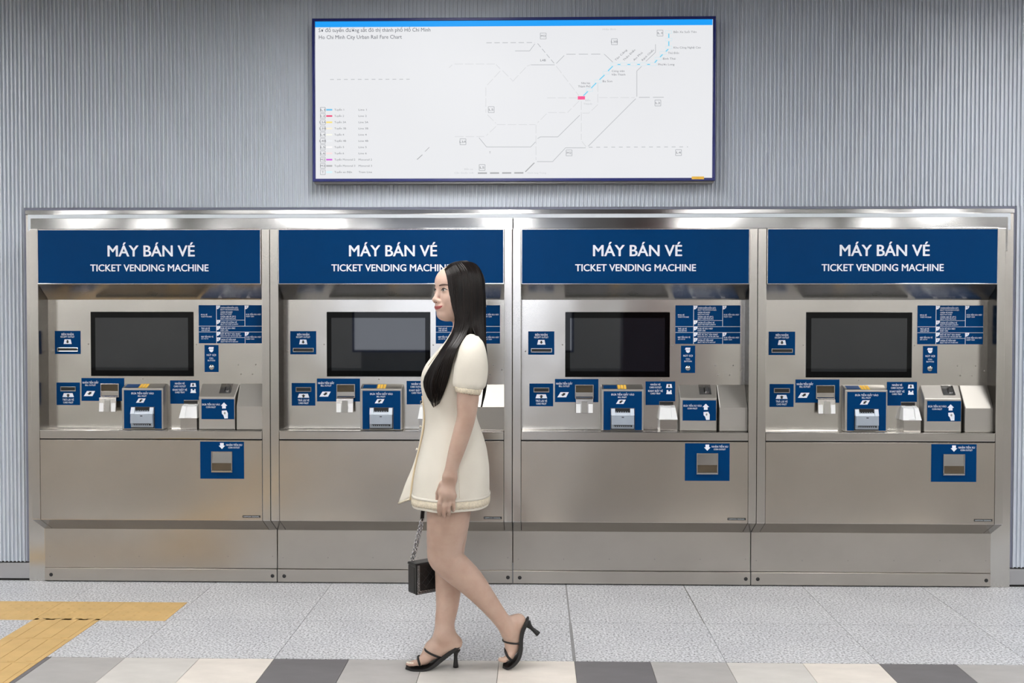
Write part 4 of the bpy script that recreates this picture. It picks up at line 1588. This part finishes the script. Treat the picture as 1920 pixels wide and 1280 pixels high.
for k in range(24):
    a = 2 * math.pi * k / 24
    ca, sa = math.cos(a), math.sin(a)
    if sa >= 0:
        u = -.0648 + .0064 * sa ** .8 - .0016 * math.exp(-(ca / .16) ** 2) + .0020 * abs(ca) ** 3
    else:
        u = -.0648 - .0082 * abs(sa) ** .85 + .0020 * abs(ca) ** 3
    lipo.append((.0295 * ca, u + .0036 * abs(ca) ** 3))
lips = face_patch('lips', lipo, M['lip'], .0007, WO, .0006, 8)
ml = [on_face(l, -.0655 + .0076 * (abs(l) / .0295) ** 2.4, .0016) for l in np.linspace(-.0305, .0305, 17)]
MB().tube(ml, .0006, 5).build('mouth_line', plain('mouth_line', (128, 52, 56), .5), lips, smooth=True)
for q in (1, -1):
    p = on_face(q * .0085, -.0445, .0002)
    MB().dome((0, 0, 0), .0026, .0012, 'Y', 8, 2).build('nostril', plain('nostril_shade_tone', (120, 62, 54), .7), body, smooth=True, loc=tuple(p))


# ---- dress: trunk and skirt as one shell
def ring(px0, px1, py, hw, n=48, sq=2.3, tilt=0.0, twist=0.0):
    """dress section from front pixel to back pixel at image row py"""
    a, b_ = pp(px0, py), pp(px1, py)
    cx_, rx = (a.x + b_.x) / 2, (b_.x - a.x) / 2
    out = []
    for k in range(n):
        t = 2 * math.pi * k / n
        ct, st_ = math.cos(t), math.sin(t)
        ex = math.copysign(abs(ct) ** (2 / sq), ct)
        ey_ = math.copysign(abs(st_) ** (2 / sq), st_)
        out.append(Vector((cx_ + rx * ex, hw * ey_, a.z + tilt * ex)))
    return out


prof = [(773, 916.5, 945, .176), (773, 917.5, 935, .176), (776, 917.5, 905, .172), (782, 917, 872, .166), (790, 912, 838, .152), (796, 903, 808, .134), (798, 893, 783, .120),
        (796, 894, 760, .119), (792, 899, 738, .128), (789, 903, 716, .138), (791, 905, 698, .142), (800, 905, 680, .142), (814, 904, 663, .143), (827, 903, 648, .142), (837, 900, 638, .132), (843, 893, 631, .108), (848, 889, 625, .080)]
pk = np.array([p[2] for p in prof][::-1], float)
pv = np.array([(p[0], p[1], p[3]) for p in prof][::-1], float)
rings = []
for yy in list(np.linspace(945, 640, 64)) + [634, 629, 625]:
    q0, q1, q2 = (np.interp(yy, pk, pv[:, i]) for i in range(3))
    rings.append(ring(q0, q1, yy, q2))
# smooth the lofted rings along the length
RR = np.array([[tuple(p) for p in r] for r in rings])
for _ in range(3):
    RR[1:-1, :, :2] = .25 * RR[:-2, :, :2] + .5 * RR[1:-1, :, :2] + .25 * RR[2:, :, :2]
# soft folds towards the hem
ang = np.arange(48) / 48 * 2 * math.pi
for i in range(len(RR)):
    t = max(0, 1 - i / 40)
    c = RR[i].mean(0)
    am = .010 * t * t * np.sin(ang * 7 + .6) * .6 + .006 * t * np.sin(ang * 4 + 2)
    RR[i, :, :2] += (RR[i, :, :2] - c[:2]) / np.linalg.norm(RR[i, :, :2] - c[:2], axis=1)[:, None] * am[:, None] * np.abs(np.sin(ang))[:, None]
b = MB().loft([[Vector(p) for p in r] for r in RR])
dress = b.build('dress', M['dress'], WO, smooth=True)
so = dress.modifiers.new('cloth thickness', 'SOLIDIFY')
so.thickness = .003
so.offset = -1
sb = dress.modifiers.new('smooth cloth', 'SUBSURF')
sb.levels = sb.render_levels = 1
dtree = BVHTree.FromPolygons([Vector(p) for r in RR for p in r], b.f)


def dress_near(p, lift=.003):
    """slide a point along the view depth onto the near side of the dress"""
    o_ = Vector((p[0], -.5, p[2]))
    hit = dtree.ray_cast(o_, Vector((0, 1, 0)))
    return (hit[0] + Vector((0, -lift, 0))) if hit[0] is not None else None


def dress_band(name, z0, z1, lift, mat, parent, flare=0.0, n=96, scallop=0.0):
    """band of cloth running round the dress between two heights"""
    b_ = MB()
    zs = np.array([r[:, 2].mean() for r in RR])
    order = np.argsort(zs)
    lay = []
    for z, lf in ((z1, lift * .4), (z1, lift), ((z0 + z1) / 2, lift + flare / 2), (z0, lift + flare), (z0, lift * .2)):
        row = []
        for k in range(n):
            t = k / n * 48
            i0 = int(t) % 48
            i1 = (i0 + 1) % 48
            f = t - int(t)
            col = RR[:, i0] * (1 - f) + RR[:, i1] * f
            x = np.interp(z, zs[order], col[order, 0])
            y = np.interp(z, zs[order], col[order, 1])
            c = RR[np.argmin(abs(zs - z))].mean(0)
            d = np.array([x - c[0], y - c[1]])
            d /= np.linalg.norm(d)
            zz = z + (scallop * abs(math.sin(k * math.pi / 2)) if z == z0 else 0)
            row.append((x + d[0] * lf, y + d[1] * lf, zz))
        lay.append(row)
    b_.loft(lay)
    return b_.build(name, mat, parent, smooth=True)


zz = lambda y: pp(845, y).z
dress_band('upper_hem', zz(926.5), zz(922), .0026, M['dress'], dress, .001)
dress_band('lace_trim', zz(940.5), zz(926), .0022, M['lace'], dress, .001, scallop=.002)
# princess seam on the near side
path = [dress_near(pp(x, y), .0002) for x, y in ((862, 800), (864.5, 840), (866, 870), (867.2, 905), (867.8, 920))]
MB().tube([p for p in path if p], .0009, 5).build('seam', M['lace'], dress)


# sleeves: slightly puffed, gathered into a lace cuff
def sleeve(sgn):
    def sr(px0, px1, py0, py1, yc, hw, n=28):
        """ring through front and back pixels, centred at sideways offset yc"""
        a, b_ = pp(px0, py0, -.16), pp(px1, py1, -.16)
        cx_, rx, cz, rz = (a.x + b_.x) / 2, (b_.x - a.x) / 2, (a.z + b_.z) / 2, (b_.z - a.z) / 2
        return [Vector((cx_ - (.026 if sgn > 0 else 0) + rx * math.cos(2 * math.pi * k / n), sgn * (yc + hw * math.sin(2 * math.pi * k / n)), cz + rz * math.cos(2 * math.pi * k / n))) for k in range(n)]
    rs = [sr(879, 893, 626, 628, .075, .012), sr(873, 898, 630, 634, .108, .038), sr(867, 905, 638, 642, .125, .055), sr(860, 910, 652, 656, .140, .062), sr(855.5, 913.5, 668, 674, .148, .064),
          sr(852, 915, 686, 692, .153, .064), sr(850, 914, 704, 710, .156, .062), sr(850, 911.5, 717, 723, .159, .059), sr(852.5, 905, 724, 730, .161, .054)]
    R2 = np.array([[tuple(p) for p in r] for r in rs])
    dense = []
    for k in range(28):
        dense.append(catmull([R2[i, k] for i in range(len(rs))], 34))
    D2 = np.array(dense).transpose(1, 0, 2)
    aa = np.arange(28) / 28 * 2 * math.pi
    for i in range(34):
        t = i / 33
        c = D2[i].mean(0)
        w_ = .0035 * (t ** 3) * np.sin(aa * 9) + .002 * np.sin(aa * 3 + t * 5) * t
        D2[i] += (D2[i] - c) / np.linalg.norm(D2[i] - c, axis=1)[:, None] * w_[:, None]
    o_ = MB().loft([list(map(tuple, r)) for r in D2], True, (True, False)).build('sleeve', M['dress'], dress, smooth=True)
    m_ = o_.modifiers.new('cloth thickness', 'SOLIDIFY')
    m_.thickness = .0025
    m_.offset = -1
    cu = [sr(852.5, 905, 723.5, 729.5, .161, .0545, 56), sr(852.3, 905, 724, 730, .161, .056, 56), sr(853.5, 902.5, 729, 735.5, .163, .053, 56), sr(854.2, 900.5, 732, 739, .164, .051, 56)]
    for k in range(56):
        cu[-1][k] = cu[-1][k] - Vector((0, 0, .003 * abs(math.sin(k * math.pi / 2))))
    cf = MB().loft(cu).build('cuff', M['lace'], dress, smooth=True)
    m_ = cf.modifiers.new('cloth thickness', 'SOLIDIFY')
    m_.thickness = .002


sleeve(-1)
sleeve(1)
# shawl lapel folded back along the neckline, near and far side
for sgn in (-1, 1):
    rows_ = []
    for t in np.linspace(0, 1, 22):
        o_ = pp(850 - 57 * t, 622 + 76 * t ** .92, 0) + Vector((-.0045 * (1 - t * t) + .004 * t, sgn * .045 * (1 - t) ** .7, .002))
        q_ = dress_near(pp(862 - 56 * t, 636 + 62 * t ** .95, -.1), .0050 * (1 - t ** 2))
        i_ = Vector((q_.x, q_.y * -sgn, q_.z)) if q_ else o_
        m1 = o_.lerp(i_, .35) + Vector((-.006 * (1 - t), sgn * .012 * math.sin(math.pi * min(1, t + .15)), .003 * (1 - t)))
        m2 = o_.lerp(i_, .7) + Vector((-.004 * (1 - t), sgn * .012 * math.sin(math.pi * min(1, t + .15)), .003 * (1 - t)))
        rows_.append([o_, m1, m2, i_])
    lp_ = MB().loft(rows_, False).build('lapel', M['dress'], dress, smooth=True)
    m_ = lp_.modifiers.new('cloth thickness', 'SOLIDIFY')
    m_.thickness = .004
    m_.offset = 0
    m_ = lp_.modifiers.new('smooth cloth', 'SUBSURF')
    m_.levels = m_.render_levels = 2
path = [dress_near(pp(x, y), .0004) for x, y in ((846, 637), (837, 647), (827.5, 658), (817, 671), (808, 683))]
MB().tube([p for p in path if p], .0015, 6).build('lapel_edge', plain('lapel_shadow_line', (176, 160, 130), .8), dress, smooth=True)  # tan tube painting the shade line under the lapel fold
# front placket edge and the far skirt panel blown forward
PE = [(793, 742), (795, 760), (796.5, 783), (794, 808), (787.5, 838), (779.5, 872), (773.5, 905), (770, 937)]
MB().tube(catmull([pp(x - 1.0, y, -.012) for x, y in PE], 24), .0034, 6, (1, 1.6)).build('placket', plain('placket_edge', (222, 205, 172), .8), dress, smooth=True)
outer = catmull([pp(x, y, .03 + .03 * (y - 742) / 200) for x, y in ((791, 742), (793.5, 765), (793.5, 780), (790.3, 808), (785, 838), (775, 872), (762, 903), (755, 922), (747, 943))], 26)
inner = catmull([pp(x, y, -.006) for x, y in ((795, 742), (798, 765), (798.5, 780), (796, 808), (790, 838), (783, 872), (777, 903), (775, 920), (774, 934))], 26)
b = MB()
rows_ = []
for i in range(26):
    a, c = Vector(outer[i]), Vector(inner[i])
    w_ = (i / 25) ** 1.5
    row = []
    for k in range(9):
        u = k / 8
        p = a.lerp(c, u) + Vector((0, .012 * w_ * math.sin(u * math.pi), 0))
        row.append(p + Vector((0, 0, -.004 * w_ * math.sin(u * math.pi * 2))))
    rows_.append(row)
b.loft(rows_, False)
o = b.build('front_panel', M['dress'], dress, smooth=True)
m_ = o.modifiers.new('cloth thickness', 'SOLIDIFY')
m_.thickness = .0035
m_.offset = 0
e0, e1 = rows_[-1][0], rows_[-1][-1]
MB().tube([e0 + Vector((0, 0, .0)), e0.lerp(e1, .5) + Vector((0, .012, -.001)), e1], .0032, 6, (1.2, .8)).build('panel_lace', M['lace'], dress, smooth=True)
for x, y in ((791.3, 757.5), (787.8, 799.5), (781.5, 842)):
    p = pp(x, y, .008)
    MB().tube([p + Vector((.008, 0, 0)), p + Vector((.002, 0, 0)), p + Vector((-.0015, 0, .001)), p + Vector((-.003, 0, .002))], [.0022, .0026, .0058, .0026], 10).build('button', M['pearl'], dress, smooth=True)

# ---- hair
hs = SDF(tuple(HO + Vector((-.13, -.13, -.09))), tuple(HO + Vector((.13, .13, .13))), .003)
hs.ell(hp(-.014, 0, .026), (.0955, .0775, .0885), .01, HR)
hs.ell(hp(-.032, 0, -.02), (.073, .070, .072), .02, HR)
sl, P = hs.region(hs.lo, hs.lo + hs.h * (hs.n - 1), 0)
q = P - np.array(HO)
f_, l_, u_ = q @ np.array(HF), q @ np.array(HL), q @ np.array(HU)
cut = (f_ - (.088 - .62 * np.maximum(.076 - u_, -.02) - .22 * np.abs(l_)))
hs.put(sl, -cut * .8, .006, True)
HV, HFc = hs.skin()
hair = mesh_np('hair', HV, HFc, M['hair'], WO)


def shell_y(p, f0=-.014, a=.108, b_=.088, h=.096):
    """near-side depth of the hair shell above a point (x, z)"""
    x, z = p.x - HO.x, p.z - HO.z
    v = 1 - (max(z - .026, 0) / h) ** 2
    if v <= 0:
        return 0.0
    # f = -c x - s y ; l = s x - c y
    A = (s33 / a) ** 2 + (c33 / b_) ** 2
    fx = -c33 * x - f0
    B = 2 * (-s33 * fx / a ** 2 - c33 * s33 * x / b_ ** 2)
    C = (fx / a) ** 2 + (s33 * x / b_) ** 2 - v
    D = B * B - 4 * A * C
    return (-B - math.sqrt(max(D, 0))) / (2 * A) + HO.y - 0.0


def guide(pts):
    """pixel waypoints; a third value fixes the depth, else it follows the hair shell"""
    out = []
    for p in pts:
        v = pp(p[0], p[1], p[2] if len(p) > 2 else -.08)
        if len(p) < 3:
            for _ in range(2):
                v.y = shell_y(v)
                v = pp(p[0], p[1], v.y)
        out.append(v)
    return out


def strands(gA, gB, n, r, seed, tip=.06, nseg=30, depth=.006, bld=None, lead=0.0):
    rr = np.random.default_rng(seed)
    A, B = catmull(gA, nseg), catmull(gB, nseg)
    b_ = bld or MB()
    for k in range(n):
        t = min(1, max(0, (k + .5) / n + rr.normal(0, .02)))
        end = nseg - int(rr.uniform(0, tip) * nseg)
        path = []
        lift = rr.uniform(-depth, depth * .25)
        drift = rr.normal(0, .05)
        for i in range(end):
            s_ = i / (nseg - 1)
            tt = min(1.02, max(-.02, t + drift * s_ * s_))
            p = A[i] * (1 - tt) + B[i] * tt
            c_ = np.array([0, -lift, 0]) * min(1, s_ * 6)
            path.append(Vector(p + c_))
        rad = [r * (.75 + .25 * min(1, i / 4)) * (1 if i < end - 8 else max(.12, (end - 1 - i) / 8)) for i in range(end)]
        b_.tube(path, rad, 5, (1.0, 1.6), up=(0, -1, 0))
    return b_


def dn(x, y, lift=.012):
    p = dress_near(pp(x, y, -.12), lift)
    return p if p else pp(x, y, -.08)


def front_lock(pts_head, pts_low):
    return guide(pts_head) + [dn(x, y, lf) for x, y, lf in pts_low]


g0 = front_lock([(834, 504), (838.5, 518), (841.5, 538), (844.5, 558), (849.5, 578), (853.5, 597), (849, 622, -.085)], [(826, 659, .016), (807, 687, .016), (793, 714, .014), (797, 738, .012), (810, 760, .012)])
g0b = front_lock([(846, 494), (856, 512), (860, 540), (861, 570), (864, 597), (858, 622, -.100)], [(838, 656, .022), (822, 686, .024), (812, 716, .022), (811, 740, .018), (813, 764, .014)])
g1 = front_lock([(862, 489.5), (876, 508), (881, 540), (881, 575), (880, 605), (872, 630, -.112)], [(857, 656, .030), (848, 684, .022), (842, 708, .018), (834, 732, .014), (824, 756, .012)])
hb = strands(g0, g0b, 150, .0019, 1, .14)
strands(g0b, g1, 190, .0019, 2, .18, bld=hb)
# near side swept behind the shoulder
g2 = guide([(862, 489.5), (877, 508), (883, 540), (884, 575), (884, 608)]) + [pp(893, 630, -.105), pp(905, 655, -.115), pp(911.5, 690, -.105), pp(909, 730, -.098), pp(901, 763, -.09)]
g3 = guide([(874, 489), (893, 500), (902, 522), (905, 555), (905, 590)]) + [pp(908, 630, -.06), pp(912, 662, -.06), pp(914, 695, -.06), pp(911, 732, -.06), pp(904, 763, -.06)]
strands(g2, g3, 230, .0019, 3, .08, bld=hb)
# locks tucked in between neck and shoulder
gm0 = guide([(862, 489.5), (875, 508), (879, 540), (879, 575), (876, 602)]) + [pp(872, 624, -.082), pp(872, 648, -.055)]
gm1 = guide([(864, 489.5), (880, 508), (886, 540), (887, 575), (887, 604)]) + [pp(889, 622, -.082), pp(892, 646, -.06)]
strands(gm0, gm1, 90, .0021, 9, .02, bld=hb)
# down the back, near to far
g4 = [pp(872, 489.5, -.01), pp(893, 497, -.01), pp(905, 520, -.01), pp(909, 555, -.01), pp(909.5, 595, -.005), pp(910, 632, .0), pp(911, 665, 0), pp(912, 697, 0), pp(909, 732, 0), pp(903, 762, 0)]
g5 = [pp(868, 490, .02), pp(884, 500, .05), pp(893, 525, .07), pp(896, 560, .075), pp(898, 600, .075), pp(902, 635, .08), pp(906, 665, .09), pp(908, 697, .09), pp(906, 732, .09), pp(902, 760, .09)]
strands(g3, g4, 120, .0021, 4, .08, bld=hb, depth=.004)
strands(g4, g5, 120, .0024, 5, .08, bld=hb, depth=.004)
# far side, falling in front of the far shoulder
g6 = [pp(836, 501, .0), pp(828, 510, .035), pp(829, 535, .06), pp(838, 565, .066), pp(850, 600, .066), pp(858, 630, .075), pp(862, 660, .10)]
g7 = [pp(862, 490, .01), pp(872, 504, .055), pp(880, 535, .075), pp(884, 565, .078), pp(886, 600, .078), pp(890, 635, .09), pp(894, 670, .11)]
strands(g6, g7, 120, .0028, 6, .05, 20, bld=hb, depth=.003)
hb.build('hair_strands', M['hair'], hair, smooth=True)

# ---- shoes: slim black heeled mules with two straps
def sole(path_bot, widths, offs, thick, name, par, pp):
    """path_bot: pixels along the underside with sideways centre; widths: half widths"""
    n = 40
    C = catmull([pp(x, y, o_) for x, y, o_ in path_bot], n)
    Wd = np.interp(np.linspace(0, 1, n), np.linspace(0, 1, len(widths)), widths)
    Tk = np.interp(np.linspace(0, 1, n), np.linspace(0, 1, len(thick)), thick)
    rs = []
    for i in range(n):
        t = Vector(C[min(i + 1, n - 1)] - C[max(i - 1, 0)])
        t.y = 0
        t.normalize()
        up_ = Vector((-t.z, 0, t.x))
        if up_.dot(Vector(offs)) < 0:
            up_ = -up_
        c = Vector(C[i])
        row = []
        for a, h in ((-1, .25), (-.85, 0), (0, 0), (.85, 0), (1, .25), (1, 1), (.6, 1), (0, 1), (-.6, 1), (-1, 1)):
            row.append(c + Vector((0, 1, 0)) * (Wd[i] * a) + up_ * (Tk[i] * h))
        rs.append(row)
    return MB().loft(rs, True, (True, True)).build(name, M['shoe'], par, smooth=False)


def shoe(par_lab):
    e_ = empty('shoe')
    e_.parent = WO
    return e_


s1 = shoe(0)
sole([(761, 1251.8, .040), (775, 1253, .040), (797, 1252.6, .041), (813, 1248.5, .042), (829, 1237.5, .043), (845, 1225, .044), (858, 1215.5, .044), (865, 1209, .044)],
     [.018, .040, .044, .036, .030, .029, .028, .014], (0, 0, 1), [.007, .009, .010, .014, .017, .016, .014, .008], 'sole', s1, pf)
MB().tube(catmull([pf(855.5, 1217, .044), pf(854.8, 1225, .044), pf(854.4, 1236, .044), pf(854.5, 1250.3, .044)], 10), [.017, .0150, .0112, .0086, .0074, .0070, .0076, .0086, .0098, .0108], 12).build('heel', M['shoe'], s1, smooth=True)


def strap(px_pts, par, r=.0044):
    """thin strap lying on the foot: follows the near side, then passes over to the far side"""
    eye = CAM - ORG
    P_ = []
    for x, y in px_pts:
        d = (pp(x, y) - eye).normalized()
        hit = tree.ray_cast(eye, d)
        P_.append(hit[0] - d * .0022 if hit[0] is not None and hit[3] < 4.6 and abs(hit[0].y) < .14 else pp(x, y, P_[-1].y + .012 if P_ else .0))
    e_ = P_[-1]
    P_ += [e_ + Vector((-.0022, .014, .001)), e_ + Vector((.002, .032, -.001)), e_ + Vector((.016, .050, -.012))]
    MB().tube(catmull(P_, 30), r, 8, (.8, 1.15), up=(-.6, 0, .8)).build('strap', M['shoe'], par, smooth=True)


strap([(829, 1233), (822, 1231.3), (815, 1228.8), (808, 1225.6), (801, 1221.5), (797.5, 1218.6)], s1)
strap([(788.3, 1248.5), (786.5, 1244), (784.8, 1239), (784, 1235.3), (784.2, 1233.5)], s1)
for k, (e, r) in enumerate(FTOE):
    MB().dome((0, 0, 0), r * .62, .0018, 'Z', 10, 2).build('toenail', M['pearl'], body, smooth=True, loc=tuple(e + Vector((-.001, 0, r * .80))))
s2 = shoe(1)
sole([(942.5, 1249.5, -.028), (953, 1250, -.028), (966, 1243, -.028), (976, 1230.5, -.028), (980.5, 1215, -.029), (981, 1198, -.030), (984, 1181, -.030), (990.5, 1166.5, -.030), (992, 1157.5, -.030)],
     [.018, .040, .043, .042, .034, .030, .029, .028, .014], (-1, 0, .3), [.008, .010, .012, .013, .014, .015, .016, .014, .007], 'sole', s2, pn)
MB().tube(catmull([pn(988, 1168, -.03), pn(994, 1174.5, -.03), pn(1001, 1181, -.03), pn(1009.5, 1188.5, -.03)], 10), [.018, .0150, .0118, .0092, .0080, .0076, .0080, .0088, .0098, .0108], 12).build('heel', M['shoe'], s2, smooth=True)
strap([(977, 1205.5), (970, 1206.3), (961, 1206), (952, 1204.6), (946.5, 1202.6), (944.5, 1201.6)], s2)
strap([(961, 1239.5), (956.5, 1235.5), (952, 1230.5), (948.8, 1224.5), (947.3, 1220), (947.6, 1217.8)], s2)
for k, (e, r) in enumerate(NTOE):
    MB().dome((0, 0, 0), r * .58, .0018, 'Z', 10, 2).build('toenail', M['pearl'], body, smooth=True, loc=tuple(e + Vector((-.001, 0, r * .72))))

# ================================================================ handbag
BW, BH, BD = .155, .122, .062
bc = pt(803, 1107, YC + .125)
BG = empty('handbag', (bc.x, bc.y, bc.z), math.radians(38))
tag(BG, 'small black quilted handbag on a silver chain, hanging from the woman\'s far hand', 'handbag')
bdy = MB().box(-BW / 2, BW / 2, -BD / 2 + .006, BD / 2, 0, BH - .006).build('bag_body', M['leather'], BG, bevel=.007)
# flap: over the top and down the front, with a raised quilt
fl_ = MB()
fl_.prism([(BD / 2 + .001, BH - .008), (BD / 2 - .004, BH + .002), (-BD / 2 + .002, BH + .002), (-BD / 2 - .006, BH - .006), (-BD / 2 - .007, .002), (-BD / 2 + .002, .001), (-BD / 2 + .004, BH - .014), (BD / 2 - .004, BH - .008)], -BW / 2 - .002, BW / 2 + .002)
flap = fl_.build('flap', M['leather'], BG, bevel=.003)
q = MB()
step = .034
for i in range(-6, 7):
    for sg in (-1, 1):
        pts_ = []
        for t in np.linspace(-1, 1, 25):
            x = i * step + t * .07
            z = BH * .52 + sg * t * .07
            if abs(x) < BW / 2 - .018 and .020 < z < BH - .012:
                pts_.append((x, -BD / 2 - .0070, z))
        if len(pts_) > 2:
            q.tube(pts_, .0011, 5)
q.build('quilting', M['shoe'], flap)


def link(b_, c, axis, side, L=.011, W_=.0074, r=.0016):
    """one oval chain link lying in the plane of axis and side"""
    a, s_ = Vector(axis).normalized(), Vector(side)
    s_ = (s_ - a * s_.dot(a)).normalized()
    path = [Vector(c) + a * (math.cos(2 * math.pi * k / 10) * L / 2) + s_ * (math.sin(2 * math.pi * k / 10) * W_ / 2) for k in range(11)]
    b_.tube(path, r, 5, cap=False)


for inset in (.006, .012):
    q = MB()
    x1, z0 = BW / 2 - inset, .002 + inset
    edge = [(-x1, BH - .006), (-x1, z0), (x1, z0), (x1, BH - .006)]
    for (xa, za), (xb, zb) in zip(edge[:-1], edge[1:]):
        ln = math.hypot(xb - xa, zb - za)
        m_ = max(1, int(ln / .0062))
        for k in range(m_):
            t = (k + .5) / m_
            link(q, (xa + (xb - xa) * t, -BD / 2 - .0078, za + (zb - za) * t), (xb - xa, 0, zb - za), (0, -.5, 0) if k % 2 else (zb - za, 0, -(xb - xa)), .0075, .0034, .0009)
    q.build('chain_trim', M['chain'], flap, smooth=True)
# strap: two chain runs from the bag's near top corner up to a leather shoulder piece in the hand
inv = (Matrix.Translation(BG.location) @ Matrix.Rotation(math.radians(38), 4, 'Z')).inverted()
for (xa, ya, da), (xb, yb_, db), nm in (((772.5, 1047, .115), (790.5, 974, .135), 0), ((775.5, 1046, .118), (793, 974, .138), 1)):
    A, B = inv @ pt(xa, ya, YC + da), inv @ pt(xb, yb_, YC + db)
    q = MB()
    n_ = 20
    for k in range(n_):
        t = (k + .5) / n_
        p = A.lerp(B, t)
        sd = (math.cos(k * 1.35 + nm), math.sin(k * 1.35 + nm), .1)
        link(q, p, B - A, sd, .0150, .0115, .0023)
    q.build('chain', M['chain'], BG, smooth=True)
A = inv @ pt(791.8, 976, YC + .136)
q = MB()
pth = [inv @ pt(x, y, YC + d) for x, y, d in ((791.5, 976, .137), (793, 958, .14), (798, 944, .142), (805, 938, .142), (811, 938, .14))]
q.tube(catmull(pth, 14), .0095, 8, (.3, 1.0), up=(0, 1, 0))
q.build('shoulder_strap', M['leather'], BG, smooth=True)
link_b = MB()
link(link_b, inv @ pt(774, 1049, YC + .116), (0, 0, 1), (1, .4, 0), .014, .013, .0022)
link_b.build('ring', M['chain'], BG, smooth=True)
